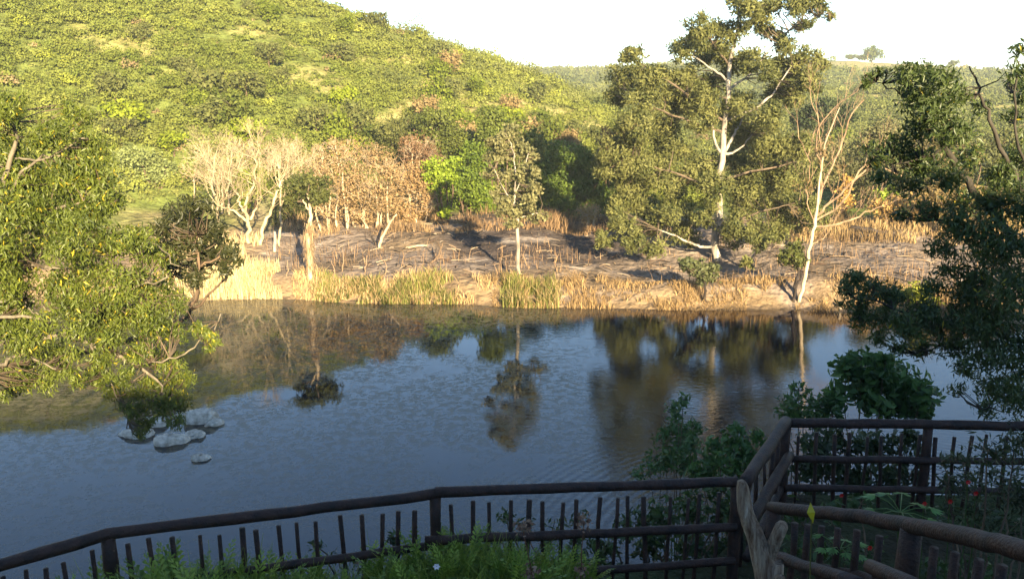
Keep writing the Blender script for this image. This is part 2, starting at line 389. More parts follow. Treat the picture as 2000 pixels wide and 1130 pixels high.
# ------------------------------------------------------------------ water
def watermat():
    m, t, b = newmat('river_water'); N = t.nodes; K = t.links
    tc = N.new('ShaderNodeTexCoord')
    def noise(scale, det, vec=None, rough=0.5, sc3=None, dist=0):
        n = N.new('ShaderNodeTexNoise'); n.inputs['Scale'].default_value = scale; n.inputs['Detail'].default_value = det; n.inputs['Roughness'].default_value = rough
        n.inputs['Distortion'].default_value = dist
        if sc3:
            mp = N.new('ShaderNodeMapping'); mp.inputs['Scale'].default_value = sc3; K.new(tc.outputs['Object'], mp.inputs['Vector']); K.new(mp.outputs[0], n.inputs['Vector'])
        else: K.new(tc.outputs['Object'], n.inputs['Vector'])
        return n.outputs[0]
    def mr(src, a, bb, c_=0.0, d=1.0, smooth=True):
        q = N.new('ShaderNodeMapRange'); q.interpolation_type = 'SMOOTHSTEP' if smooth else 'LINEAR'
        for i, v in zip((1, 2, 3, 4), (a, bb, c_, d)): q.inputs[i].default_value = v
        K.new(src, q.inputs[0]); return q.outputs[0]
    def ma(op, a, bb):
        q = N.new('ShaderNodeMath'); q.operation = op
        for i, v in enumerate((a, bb)):
            if isinstance(v, (int, float)): q.inputs[i].default_value = v
            else: K.new(v, q.inputs[i])
        return q.outputs[0]
    sx = N.new('ShaderNodeSeparateXYZ'); K.new(tc.outputs['Object'], sx.inputs[0])
    x, y = sx.outputs[0], sx.outputs[1]
    wob = ma('MULTIPLY', ma('SUBTRACT', noise(0.16, 3), 0.5), 9.0)
    xw = ma('ADD', x, wob)
    # the still, weed-filmed water lies left; wind ripples right
    still = mr(xw, 0.5, 7.0, 1.0, 0.0)
    film_big = mr(noise(0.20, 6, rough=0.65, sc3=(0.9, 1.1, 1)), 0.33, 0.50)
    film_fine = mr(noise(2.6, 10, rough=0.85, sc3=(1.0, 1.0, 1)), 0.44, 0.56)
    specks = mr(noise(9, 3, sc3=(1, 1.2, 1)), 0.64, 0.72)
    film = ma('MULTIPLY', ma('MULTIPLY', film_big, film_fine), still)
    film = ma('MULTIPLY', film, mr(y, 20.0, 34.0, 0.28, 1.0))
    film = ma('ADD', ma('MULTIPLY', film, 0.72), ma('MULTIPLY', ma('MULTIPLY', specks, still), 0.3))
    cl = N.new('ShaderNodeClamp'); K.new(film, cl.inputs[0])
    b.inputs['Base Color'].default_value = (0.006, 0.007, 0.012, 1); b.inputs['IOR'].default_value = 1.40
    b.inputs['Specular IOR Level'].default_value = 0.5; b.inputs['Roughness'].default_value = 0.02
    # bump
    rip = noise(3.2, 4, rough=0.55, sc3=(1.0, 1.7, 1), dist=0.6)
    rip2 = noise(0.9, 3, rough=0.5, sc3=(1, 1.6, 1))
    wv = N.new('ShaderNodeTexWave'); wv.wave_type = 'RINGS'; wv.rings_direction = 'SPHERICAL'; wv.inputs['Scale'].default_value = 1.1; wv.inputs['Distortion'].default_value = 3.0; wv.inputs['Detail'].default_value = 2; wv.inputs['Detail Scale'].default_value = 0.6
    mpw = N.new('ShaderNodeMapping'); mpw.inputs['Location'].default_value = (-9.5, -19.0, 0); K.new(tc.outputs['Object'], mpw.inputs['Vector']); K.new(mpw.outputs[0], wv.inputs['Vector'])
    windy = ma('SUBTRACT', 1.0, mr(xw, -1.5, 3.5, 1.0, 0.0))
    rmask = ma('ADD', 0.04, ma('MULTIPLY', windy, mr(y, 20.0, 40.0, 0.95, 0.22)))
    hgt = ma('ADD', ma('MULTIPLY', ma('MULTIPLY', rip, 1.0), rmask), ma('MULTIPLY', rip2, 0.07))
    near = mr(y, 30.0, 20.0, 0.0, 1.0)
    hgt = ma('ADD', hgt, ma('MULTIPLY', ma('MULTIPLY', wv.outputs[1], 0.8), ma('MULTIPLY', windy, near)))
    bp = N.new('ShaderNodeBump'); bp.inputs['Strength'].default_value = 1.0; bp.inputs['Distance'].default_value = 0.010
    K.new(hgt, bp.inputs['Height']); K.new(bp.outputs[0], b.inputs['Normal'])
    fd = N.new('ShaderNodeBsdfPrincipled'); fd.inputs['Roughness'].default_value = 0.6; fd.inputs['Specular IOR Level'].default_value = 0.3
    cr = N.new('ShaderNodeValToRGB'); e = cr.color_ramp.elements; e[0].color = (0.085, 0.080, 0.032, 1); e[1].color = (0.16, 0.12, 0.06, 1); K.new(noise(0.5, 4), cr.inputs[0]); K.new(cr.outputs[0], fd.inputs['Base Color'])
    ms = N.new('ShaderNodeMixShader'); K.new(cl.outputs[0], ms.inputs[0]); K.new(b.outputs[0], ms.inputs[1]); K.new(fd.outputs[0], ms.inputs[2])
    K.new(ms.outputs[0], N['Material Output'].inputs[0])
    return m
m = MB(); m.add([(-120, 8, 0), (120, 8, 0), (120, 72, 0), (-120, 72, 0)], [[0, 1, 2, 3]])
tag(m.build('water', watermat()), kind='structure')

# ------------------------------------------------------------------ hillside bush (uncountable cover)
def scatter(n, r0, r1, a0, a1, power=2.0):
    u = RNG.uniform(size=n); r = (r0 ** power + u * (r1 ** power - r0 ** power)) ** (1 / power)
    a = R_(a0) + RNG.uniform(size=n) * (R_(a1) - R_(a0))
    return r * np.sin(a), r * np.cos(a)
def bushmass(mb, X, Y, Rad, leafk, ca, cb, dens=1.0, hz=0.75):
    Z = terrain(X, Y); r = np.hypot(X, Y)
    L = np.maximum(0.165, r * 0.0017) * leafk
    n = np.clip((Rad ** 2) * 3.0 / (L ** 2 * 0.45) * dens, 12, 420).astype(int)
    idx = np.repeat(np.arange(len(X)), n); N = len(idx)
    d = quat_dirs(N); d[:, 2] = np.abs(d[:, 2]) * 1.0 - 0.12
    lump = 1 + 0.22 * np.sin(d[:, 0] * 5 + idx) + 0.2 * np.sin(d[:, 1] * 6 + idx * 1.7) + 0.12 * np.sin(d[:, 2] * 9 + idx * 0.7)
    rad = (Rad[idx] * lump * RNG.uniform(0.62, 1.03, N))[:, None]
    c = np.stack([X[idx], Y[idx], Z[idx] + Rad[idx] * 0.25], 1) + d * rad * np.array([1, 1, 1]) * np.array([1, 1, hz])
    tb = np.clip(0.5 + 0.35 * vnoise(X, Y, 22, 51) + RNG.normal(size=len(X)) * 0.14, 0, 1)[idx][:, None]
    cols = mixcol(ca, cb, N, tb)
    k = (0.92 + 0.16 * RNG.uniform(size=len(X)))[idx][:, None]; cols *= k
    brown = (RNG.uniform(size=len(X)) < 0.015)[idx]; cols[brown] = cols[brown].mean(1, keepdims=True) * np.array([2.1, 1.55, 0.8])
    br = (RNG.uniform(size=len(X)) < 0.03)[idx]; cols[br] *= np.array([1.5, 1.45, 1.1])
    nr = quat_dirs(N) * 0.75 + d; u = np.cross(nr, quat_dirs(N)); u /= np.linalg.norm(u, axis=1, keepdims=True) + 1e-9
    wv = np.cross(nr, u); wv /= np.linalg.norm(wv, axis=1, keepdims=True) + 1e-9
    k = L[idx][:, None] * RNG.uniform(0.35, 0.75, (N, 1))
    V = np.stack([c - u * k, c + wv * k * 0.75, c + u * k, c - wv * k * 0.75], 1).reshape(-1, 3)
    mb.add(V, np.arange(N)[:, None] * 4 + np.arange(4)[None, :], np.repeat(cols, 4, 0))
def openness(X, Y): return clearing(X, Y, terrain(X, Y))
HB = MB()
X, Y = scatter(4600, 74, 130, -36, 13); rad = RNG.uniform(0.45, 1.25, len(X)) * (1 + 0.6 * (RNG.uniform(size=len(X)) < 0.10))
k = (openness(X, Y) < RNG.uniform(0.10, 1.15, len(X))); X, Y, rad = X[k], Y[k], rad[k]
bushmass(HB, X, Y, rad, 1.0, (0.110, 0.138, 0.026), (0.255, 0.270, 0.062))
X, Y = scatter(7500, 73, 128, -36, 13); rad = RNG.uniform(0.2, 0.5, len(X)); k = (openness(X, Y) < RNG.uniform(0.3, 2.2, len(X))); X, Y, rad = X[k], Y[k], rad[k]
bushmass(HB, X, Y, rad, 0.95, (0.105, 0.130, 0.030), (0.250, 0.250, 0.080))
tag(HB.build('hillside_bush', M_leaf_far), 'dense yellow-green thorn bush covering the steep sunlit hillside on the left', 'bush', kind='stuff')
HB = MB()
X, Y = scatter(4600, 95, 540, -8, 36, 1.7); rad = RNG.uniform(1.2, 3.0, len(X)) * (0.8 + np.hypot(X, Y) / 1500)
k = (openness(X, Y) < RNG.uniform(0.02, 0.3, len(X))); X, Y, rad = X[k], Y[k], rad[k]
bushmass(HB, X, Y, rad, 1.05, (0.085, 0.105, 0.030), (0.20, 0.21, 0.070), 0.8)
X, Y = scatter(2600, 80, 250, 7, 36); rad = RNG.uniform(0.9, 2.4, len(X)); k = (openness(X, Y) < RNG.uniform(0.2, 1.0, len(X))); X, Y, rad = X[k], Y[k], rad[k]
bushmass(HB, X, Y, rad, 1.0, (0.060, 0.080, 0.022), (0.165, 0.18, 0.055), 0.9)
tag(HB.build('distant_bush', M_leaf_far), 'paler green bush covering the distant valley and far ridge', 'bush', kind='stuff')

# ------------------------------------------------------------------ generic blob tree
def blobs_px(lst, Yc, jit=0.0, seed=1):
    rg = random.Random(seed); out = []
    for b in lst:
        y = Yc + rg.uniform(-jit, jit) if len(b) < 4 else b[3]
        out.append((P(b[0], b[1], y), M_(b[2], y)))
    return out
def limb_px(mb, pts, Yc, wob=0.02, sides=8, jit=0.0, col=(0.5,) * 3, seg=4, rough=0.05, wpx=True):
    """pts: (px, py, radius in px [, Y])"""
    Q = [P(p[0], p[1], p[3] if len(p) > 3 else Yc) for p in pts]; rd = [M_(p[2], p[3] if len(p) > 3 else Yc) for p in pts]
    a, b = smoothline(Q, rd, seg, wob); tube(mb, a, b, sides, col, rough); return a

def tree(name, label, cat, base, limbs, blobs, Yc, dens, L, W, ca, cb, bark, group=None, jit=2.0, seed=1, tr=(0.04, 0.012), leaf=None, wob=0.03, sub=0.3, droop=0.3, yellow=0.0, kmul=1.0, bw=0.8, flat=0.8, maxd=1e9, twm=None, back=False, nwhite=99):
    o = empty(name, base, label, cat, group)
    tb = MB(); LL = []; wb = MB()
    for i, l in enumerate(limbs):
        a = limb_px(tb if i < nwhite else wb, l, Yc, wob, 8 if i == 0 else 6)
        if i == 0: a[0] = base
        LL.append(a)
    fb = MB(); BL = blobs_px(blobs, Yc, jit, seed)
    if back:
        BL = [(P(b[0], b[1], c[1] + (1.3 if abs(b[0] - 1415) < 36 and (b[1] < 330 and b[1] > 60) else 0)), R * 0.95) for b, (c, R) in zip(blobs, BL)]
    C = foliage(fb, BL, dens, L, W, ca, cb, sub, droop, yellow, kmul, flat=flat, bw=bw)
    twigs(wb, LL, C[::2], tr[0], tr[1], maxd=maxd)
    if wb.n: wb.build('twigs', twm or M_twig, o, base)
    # trunk continues to its foot
    f = LL[0][0] if np.linalg.norm(LL[0][0] - base) > 1e-6 else LL[0][1]
    tb.build('trunk', bark, o, base, True); fb.build('crown', leaf or M_leaf_mid, o, base)
    return o

# ------------------------------------------------------------------ far bank: the tall gum tree
gb = ground_hit(1398, 508); GY = gb[1]
tree('gum_tree', 'tallest tree across the river, white trunk and heavy olive crown rising above the skyline', 'tree', gb,
    [[(1398, 510, 8), (1396, 470, 7.5), (1405, 410, 7), (1405, 350, 6.5), (1412, 300, 6), (1416, 230, 5), (1423, 180, 4.6), (1424, 130, 4), (1436, 80, 2.8), (1444, 20, 2)],
     [(1412, 300, 3.4), (1428, 272, 2.7), (1441, 250, 2.0), (1452, 225, 1.4)], [(1411, 305, 3.4), (1398, 280, 2.7), (1393, 255, 2.0), (1388, 225, 1.4)],
     [(1413, 302, 3.4), (1430, 298, 2.4), (1448, 288, 1.7), (1470, 262, 1.0)], [(1421, 160, 2.7), (1402, 142, 2.2), (1382, 130, 1.7), (1340, 100, 1.1)],
     [(1420, 178, 3.1), (1440, 162, 2.7), (1462, 148, 2.0), (1500, 100, 1.4), (1560, 45, 1.0)], [(1418, 235, 2.7), (1475, 212, 2.7), (1492, 198, 2.7), (1512, 180, 1.7), (1545, 130, 1.0)],
     [(1397, 480, 2.7), (1375, 482, 2.7), (1350, 475, 2.4), (1318, 460, 2.0), (1285, 448, 1.4)], [(1402, 440, 2.7), (1450, 425, 2.0), (1500, 410, 1.4), (1540, 400, 0.8)],
     [(1407, 380, 2.7), (1350, 350, 2.0), (1290, 330, 1.5), (1220, 310, 0.9)], [(1416, 260, 2.7), (1350, 240, 2.0), (1280, 210, 1.4), (1230, 180, 0.9)],
     [(1409, 350, 2.7), (1470, 335, 2.0), (1540, 320, 1.4), (1570, 300, 0.8)], [(1424, 130, 2.0), (1400, 95, 1.6), (1372, 60, 1.0)], [(1418, 240, 2.4), (1320, 170, 1.7), (1260, 130, 1.1), (1240, 112, 0.7)],
     [(1512, 90, 1.4), (1540, 60, 1.0), (1590, 30, 0.7), (1618, 26, 0.5)]],
    [(1450, 8, 40), (1495, 22, 32), (1545, 5, 34), (1585, 12, 30), (1622, 32, 11), (1612, 18, 7), (1365, 48, 30), (1338, 85, 30), (1325, 105, 22), (1392, 70, 38), (1385, 115, 40), (1430, 60, 28),
     (1510, 62, 24), (1530, 85, 20), (1475, 50, 20), (1578, 45, 13), (1560, 52, 13), (1535, 112, 30), (1575, 118, 30), (1600, 122, 20), (1545, 150, 35), (1240, 108, 22), (1222, 112, 14), (1440, 125, 30), (1470, 120, 30), (1500, 140, 25),
     (1215, 148, 36), (1265, 152, 38), (1310, 165, 38), (1345, 150, 25), (1395, 160, 30), (1205, 185, 25), (1255, 200, 38), (1325, 210, 40), (1370, 195, 35), (1450, 205, 32), (1530, 190, 40), (1500, 230, 32), (1580, 160, 28),
     (1240, 250, 40), (1300, 250, 45), (1370, 235, 30), (1450, 245, 45), (1430, 215, 40), (1500, 285, 45), (1550, 285, 35), (1200, 285, 35), (1185, 325, 30), (1245, 315, 45), (1315, 300, 45), (1370, 330, 40),
     (1460, 320, 48), (1520, 345, 45), (1570, 340, 34), (1310, 360, 45), (1390, 370, 38), (1245, 375, 40), (1450, 385, 46), (1510, 400, 40), (1570, 395, 34), (1200, 405, 26), (1215, 440, 28), (1265, 430, 40), (1320, 430, 42), (1375, 425, 25),
     (1450, 440, 38), (1505, 450, 36), (1545, 440, 28), (1240, 470, 28), (1340, 460, 26), (1430, 465, 24), (1280, 485, 24), (1180, 465, 22), (1590, 430, 24), (1230, 350, 36), (1480, 470, 24)],
    GY, 500, 0.24, 0.09, (0.046, 0.060, 0.015), (0.205, 0.205, 0.064), M_white, jit=3.0, seed=3, tr=(0.035, 0.012), maxd=3.0, back=True, nwhite=8, sub=0.23, droop=0.5, kmul=1.2, bw=1.3)

# slim pale tree at the water's edge
b0 = ground_hit(1013, 541)
tree('slim_tree', 'slim young tree with straight white trunk and sparse olive crown at the water edge', 'tree', b0,
    [[(1013, 543, 4), (1012, 500, 3.6), (1010, 430, 3.2), (1004, 390, 1.9), (1008, 340, 1.3), (1000, 290, 0.9), (988, 262, 0.6)],
     [(1006, 380, 1.2), (1020, 340, 0.9), (1032, 300, 0.6)], [(1006, 400, 1.2), (985, 370, 0.9), (965, 330, 0.6)], [(1010, 425, 2), (1035, 420, 1.5), (1055, 415, 1)]],
    [(972, 272, 22), (1000, 262, 20), (1012, 292, 24), (965, 305, 20), (985, 300, 20), (1034, 305, 15), (1043, 335, 13), (1015, 335, 22), (955, 340, 13), (965, 375, 12), (1022, 370, 26), (1046, 368, 13), (990, 345, 14),
     (988, 405, 22), (1015, 415, 24), (1058, 418, 15), (1035, 395, 18), (975, 395, 12), (1000, 435, 14), (1045, 430, 10)],
    b0[1], 380, 0.21, 0.12, (0.10, 0.105, 0.04), (0.25, 0.23, 0.10), M_white, jit=1.0, seed=5, tr=(0.03, 0.012), sub=0.26, droop=0.5, kmul=0.9)

# leaning pale tree with bare whippy branches
b0 = ground_hit(1560, 588)
o = empty('leaning_tree', b0, 'leaning white-stemmed tree with bare spreading branches right of the tallest tree', 'tree')
tb = MB(); yy = b0[1]
L1 = limb_px(tb, [(1560, 590, 4), (1572, 540, 3.8), (1580, 490, 3.6), (1592, 440, 3.3), (1597, 400, 2.6), (1602, 340, 2), (1612, 280, 1.2), (1640, 210, 0.7)], yy, 0.03)
wb = MB()
for l in ([(1592, 442, 3), (1640, 437, 2.6), (1680, 420, 2.2), (1725, 402, 1.2)], [(1596, 420, 3.5), (1630, 390, 3), (1675, 345, 2.4), (1725, 300, 1.4)],
          [(1598, 400, 3.5), (1618, 340, 3, yy + 1), (1640, 290, 2.5, yy + 2), (1658, 235, 2, yy + 2), (1688, 195, 1, yy + 2)], [(1594, 430, 3), (1640, 400, 2.4), (1690, 320, 2), (1760, 345, 1)],
          [(1600, 380, 2.5), (1606, 320, 2), (1600, 250, 1.4), (1585, 200, 0.9)], [(1603, 330, 2.2), (1596, 270, 2), (1612, 225, 1.6), (1672, 180, 0.9)], [(1590, 440, 2), (1575, 380, 1.6), (1580, 320, 1.2), (1560, 270, 0.8)],
          [(1583, 480, 2), (1600, 470, 1.5), (1612, 458, 1)]):
    a = limb_px(wb, [(t_[0], t_[1], t_[2] * 0.75) + tuple(t_[3:]) for t_ in l], yy, 0.05, 5)
    for q in range(3, len(a), 3): grow(wb, a[q], np.array([random.uniform(-.2, .7), random.uniform(-.4, .4), random.uniform(.3, 1)]), M_(30, yy), 0.02, 3, 0.5, 0.1)
tb.build('trunk', M_cream2, o, b0, True); wb.build('branches', M_branch, o, b0)
fb = MB(); foliage(fb, blobs_px([(1600, 300, 18), (1572, 365, 20), (1640, 330, 14), (1620, 270, 14)], yy, 1, 3), 70, 0.24, 0.09, (0.12, 0.08, 0.03), (0.22, 0.16, 0.07), kmul=0.7)
fb.build('crown', M_leaf_mid, o, b0)

# ------------------------------------------------------------------ small trees across the river
def mid_tree(name, label, cat, bpx, limbs, blobs, ca, cb, bark, dens=380, L=0.24, W=0.13, jit=0.8, seed=1, group=None, **kw):
    b0 = ground_hit(*bpx)
    return tree(name, label, cat, b0, limbs, blobs, b0[1], dens, L, W, ca, cb, bark, group, jit=jit, seed=seed, **kw)
mid_tree('sapling', 'small round-crowned sapling on dark twin stems beside the leaning white stem', 'tree', (1550, 590),
    [[(1550, 592, 3.5), (1553, 560, 3), (1560, 530, 2.5), (1552, 505, 1.5)], [(1552, 565, 2.5), (1563, 545, 2), (1566, 515, 1.2)]],
    [(1545, 495, 20), (1560, 505, 18), (1535, 510, 16), (1552, 480, 13)], (0.04, 0.055, 0.012), (0.13, 0.14, 0.035), M_char, seed=11)
mid_tree('sapling', 'low blue-green gum sapling growing at the foot of the white trunk near the water', 'tree', (1378, 590),
    [[(1378, 590, 3), (1377, 560, 2.5), (1375, 530, 1.5)]], [(1362, 525, 20), (1385, 530, 20), (1375, 545, 14), (1345, 518, 16), (1335, 512, 12)], (0.05, 0.065, 0.025), (0.14, 0.15, 0.06), M_char, seed=12)
mid_tree('sapling', 'tiny pale green sapling standing on the burnt bank right of the white trunk', 'tree', (1455, 545),
    [[(1455, 545, 1.6), (1457, 530, 1.3), (1458, 515, 1)]], [(1458, 508, 11), (1462, 520, 9), (1450, 515, 8)], (0.10, 0.11, 0.03), (0.20, 0.20, 0.06), M_bark, seed=13)
mid_tree('shaggy_tree', 'tree with small flat dark-green crown on a thick pale shaggy trunk', 'tree', (605, 548),
    [[(605, 550, 5), (606, 510, 4.4), (602, 470, 4.6), (606, 430, 4), (605, 400, 2.8), (600, 378, 1.5)], [(604, 410, 2), (618, 390, 1.5), (628, 370, 1)], [(603, 410, 2), (590, 390, 1.5), (580, 372, 1)]],
    [(575, 365, 22), (600, 355, 24), (628, 370, 22), (595, 380, 20), (620, 390, 16), (567, 388, 12)], (0.04, 0.055, 0.012), (0.12, 0.125, 0.03), M_pale, seed=14, tr=(0.05, 0.02))

_st = [o for o in COL.objects if o.name == 'shaggy_tree'][0]
m = MB(); BL = blobs_px([(604, 440, 8), (603, 455, 11), (604, 475, 10), (605, 495, 9), (606, 515, 8)], _st.location[1], 0.2, 3)
for c_, R__ in BL:
    q = c_ + RNG.normal(size=(110, 3)) * R__ * 0.5; blades(m, q, -RNG.uniform(0.25, 0.7, len(q)), 0.04, mixcol((0.16, 0.105, 0.06), (0.38, 0.28, 0.16), len(q)), 0.5)
m.build('dead_creeper', M_dry, _st, _st.location)
# bare white trees on the left
BT = [((508, 478), [[(508, 480, 5.5), (514, 445, 5), (528, 410, 4.2), (540, 380, 3.5), (548, 355, 2.5)]], 'bare white tree whose tall smooth stem leans right above pale reeds'),
      ((487, 475), [[(487, 478, 6), (486, 440, 5.5), (480, 405, 4.5), (488, 375, 3.5), (500, 345, 2.5), (497, 310, 1.8)], [(486, 440, 4), (470, 420, 3.4), (450, 408, 2.8), (425, 402, 2)], [(483, 420, 4), (468, 400, 3), (462, 375, 2.5), (445, 350, 1.8)], [(488, 430, 4), (500, 405, 3), (510, 385, 2)]], 'bare white tree forking low into several crooked limbs behind pale reeds'),
      ((428, 455), [[(428, 458, 4.2), (426, 420, 4), (422, 390, 3.5), (416, 360, 2.5), (418, 330, 1.6)], [(424, 405, 3), (435, 395, 2.5), (432, 375, 2)]], 'bare white tree with a snapped-off look furthest left of its cluster'),
      ((545, 480), [[(545, 482, 4), (546, 440, 3.4), (548, 390, 2.8), (545, 350, 2)]], 'slender pale bare trunk just left of the flat dark-green crown'),]
for bp_, limbs, lab in BT:
    b0 = ground_hit(*bp_); yy = b0[1]; o = empty('bare_tree', b0, lab, 'tree', 'bare white trees on the far bank'); tb = MB(); tips = []
    for l in limbs:
        a = limb_px(tb, [(t_[0], t_[1], t_[2] * 0.72) for t_ in l], yy, 0.07, 6)
        for q in range(len(a) // 2, len(a), 2): grow(tb, a[q], np.array([random.uniform(-.9, .9), random.uniform(-.6, .6), random.uniform(.2, 1)]), M_(26, yy), 0.032, 4, 0.6, 0.10, tips=tips)
        for q in range(4): grow(tb, a[-1], np.array([random.uniform(-.9, .9), random.uniform(-.5, .5), random.uniform(.3, 1)]), M_(28, yy), 0.036, 5, 0.6, 0.08, tips=tips)
    tb.build('trunk', M_cream, o, b0, True)
b0 = ground_hit(470, 440)
# pale twiggy bushes and scorched brown bushes behind the burnt ground
def twigbush(name, label, bpx, blobs, ca, cb, leafd, seed, group, n=26, bark=None, L=0.2, W=0.1, cat='bush', lr=0.035, dY=0.0):
    b0 = ground_hit(*bpx); b0 = np.array([b0[0], b0[1] + dY, 0]); b0[2] = T1(b0[0], b0[1]); yy = b0[1]
    o = empty(name, b0, label, cat, group); tb = MB(); fb = MB()
    BL = blobs_px(blobs, yy, 1.2, seed); rg = random.Random(seed)
    for c, R in BL:
        foot = np.array([b0[0] + (c[0] - b0[0]) * 0.6 + rg.uniform(-.5, .5), b0[1] + rg.uniform(-.5, .5), 0]); foot[2] = T1(foot[0], foot[1])
        a, b = smoothline([foot, (foot + c) / 2 + np.array([rg.uniform(-.3, .3), 0, 0.2]), c], [lr * 2, lr * 1.4, lr], 3, 0.05); tube(tb, a, b, 5, cap=False)
        for q in range(max(3, int(1.7 * n / len(BL)))):
            grow(tb, c + quat_dirs(1)[0] * R * 0.3 - np.array([0, 0, R * 0.35]), np.array([rg.uniform(-1, 1), rg.uniform(-1, 1), rg.uniform(.0, 1)]), R * 0.5, lr * 0.62, 3, 0.75, 0.08)
    tb.build('stems', bark or M_pale, o, b0)
    if leafd: foliage(fb, BL, leafd * 2.2, L, W, ca, cb, kmul=0.9, sub=0.3); fb.build('leaves', M_leaf_mid, o, b0)
    return o
RU, RU2 = (0.17, 0.115, 0.05), (0.40, 0.275, 0.135)
G1 = 'scorched bushes behind the burnt bank'
twigbush('scorched_bush', 'rust-brown scorched bush with heat-withered leaves, left end below the hill', (655, 450), [(640, 350, 32), (660, 385, 34), (640, 415, 28), (665, 310, 28), (610, 330, 24), (620, 390, 24), (680, 345, 28)], RU, RU2, 60, 21, G1)
twigbush('scorched_bush', 'large pinkish-brown scorched bush with bare twig tops behind the burnt ash', (720, 445), [(700, 320, 36), (730, 310, 28), (760, 330, 30), (690, 415, 26), (730, 350, 40), (700, 375, 38), (745, 395, 38), (710, 415, 28)], RU, RU2, 70, 22, G1, 34)
twigbush('scorched_bush', 'rust-orange scorched bush reaching down to the ash just left of bright vines', (800, 435), [(785, 345, 40), (820, 370, 34), (790, 395, 38), (835, 400, 24), (810, 420, 22)], RU, (0.42, 0.265, 0.12), 90, 23, G1, 34)
twigbush('scorched_bush', 'reddish scorched crown beside the tall dark trees above the bright vines', (815, 425), [(820, 285, 30), (835, 310, 26), (805, 300, 24)], (0.14, 0.08, 0.04), (0.25, 0.145, 0.075), 80, 24, G1, 18, dY=3)
twigbush('scorched_bush', 'pale scorched bush with orange leaf tufts highest up near the hill foot', (640, 425), [(655, 285, 18), (630, 300, 22), (680, 290, 22)], RU, (0.42, 0.27, 0.12), 60, 25, G1, 22, dY=3)
twigbush('leafless_bush', 'pale leafless thicket rising between the white bare trees and the rusty bushes', (570, 440), [(560, 290, 30), (590, 310, 30), (545, 320, 26), (610, 340, 26), (575, 345, 26)], RU, RU2, 12, 26, None, 44, dY=2)
twigbush('leafless_bush', 'leafless cream-coloured thicket behind the leftmost white bare tree', (400, 430), [(400, 300, 32), (430, 320, 30), (380, 340, 26), (455, 290, 28), (420, 350, 24), (475, 300, 26)], RU, RU2, 8, 27, None, 48, dY=2)
twigbush('leafless_bush', 'greyish leafless shrub left of the scorched bushes on the lower slope', (500, 420), [(505, 290, 26), (525, 310, 24), (480, 330, 22)], RU, RU2, 6, 28, None, 30, dY=4)
twigbush('dry_shrub', 'golden dry shrub of upright stalks just left of the big crown', (1150, 445), [(1140, 415, 16), (1160, 412, 16), (1150, 425, 14)], (0.28, 0.18, 0.07), (0.42, 0.29, 0.12), 90, 29, None, 14)

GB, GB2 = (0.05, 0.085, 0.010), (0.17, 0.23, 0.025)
def leafbush(name, label, bpx, blobs, ca, cb, dens, seed, group=None, L=0.24, W=0.16, cat='bush', bark=None, dY=0.0, droop=0.2, jit=1.2, sub=0.3, kmul=1.2, leaf=None):
    b0 = ground_hit(*bpx); b0 = np.array([b0[0], b0[1] + dY, 0]); b0[2] = T1(b0[0], b0[1]); yy = b0[1]
    o = empty(name, b0, label, cat, group); tb = MB(); fb = MB(); BL = blobs_px(blobs, yy, jit, seed)
    for c, R in BL:
        foot = np.array([b0[0] + (c[0] - b0[0]) * 0.5, b0[1], 0]); foot[2] = T1(foot[0], foot[1]) - 0.05
        a, b = smoothline([foot, (foot + c) / 2 + np.array([0.1, 0, 0.2]), c], [0.09, 0.06, 0.03], 3, 0.05); tube(tb, a, b, 5, cap=False)
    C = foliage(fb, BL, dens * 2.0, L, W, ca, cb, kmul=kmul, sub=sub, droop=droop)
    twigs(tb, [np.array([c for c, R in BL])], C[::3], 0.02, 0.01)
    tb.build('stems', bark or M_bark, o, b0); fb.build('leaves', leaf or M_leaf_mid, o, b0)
    return o
leafbush('creeper_thicket', 'bright lime-green creeper draped over a thicket beside the rusty bushes', (875, 430), [(850, 325, 20), (868, 345, 22), (852, 365, 22), (865, 395, 18), (872, 415, 12), (840, 345, 14), (880, 320, 16)], (0.12, 0.18, 0.012), (0.27, 0.35, 0.03), 160, 31)
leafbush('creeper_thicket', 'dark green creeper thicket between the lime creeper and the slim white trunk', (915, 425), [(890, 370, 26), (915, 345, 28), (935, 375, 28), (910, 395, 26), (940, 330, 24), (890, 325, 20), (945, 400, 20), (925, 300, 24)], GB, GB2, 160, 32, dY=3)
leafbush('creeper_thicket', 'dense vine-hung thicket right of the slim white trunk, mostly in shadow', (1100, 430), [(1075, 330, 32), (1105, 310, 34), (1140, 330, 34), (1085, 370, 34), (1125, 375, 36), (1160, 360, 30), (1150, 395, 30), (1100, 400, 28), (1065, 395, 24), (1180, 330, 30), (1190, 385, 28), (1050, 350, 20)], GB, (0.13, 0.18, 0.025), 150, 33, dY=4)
leafbush('round_tree', 'green leafy tree above the creepers left of the slim trunk', (870, 430), [(855, 240, 32), (835, 265, 28), (880, 265, 30), (865, 295, 28), (905, 280, 24), (840, 225, 18)], (0.045, 0.065, 0.012), (0.14, 0.16, 0.03), 150, 34, cat='tree', dY=6)
leafbush('round_tree', 'green leafy tree rising directly behind the slim tree crown', (980, 430), [(960, 235, 28), (990, 250, 30), (1020, 270, 30), (1040, 300, 26), (960, 270, 26), (1000, 300, 26), (950, 300, 24)], (0.05, 0.075, 0.012), (0.16, 0.19, 0.035), 150, 35, cat='tree', dY=7)
leafbush('round_tree', 'spreading olive tree above the scorched bushes at the hill foot', (780, 425), [(760, 265, 30), (785, 250, 30), (740, 285, 26), (800, 275, 26), (770, 295, 28)], (0.05, 0.065, 0.015), (0.15, 0.15, 0.04), 140, 36, cat='tree', dY=7)
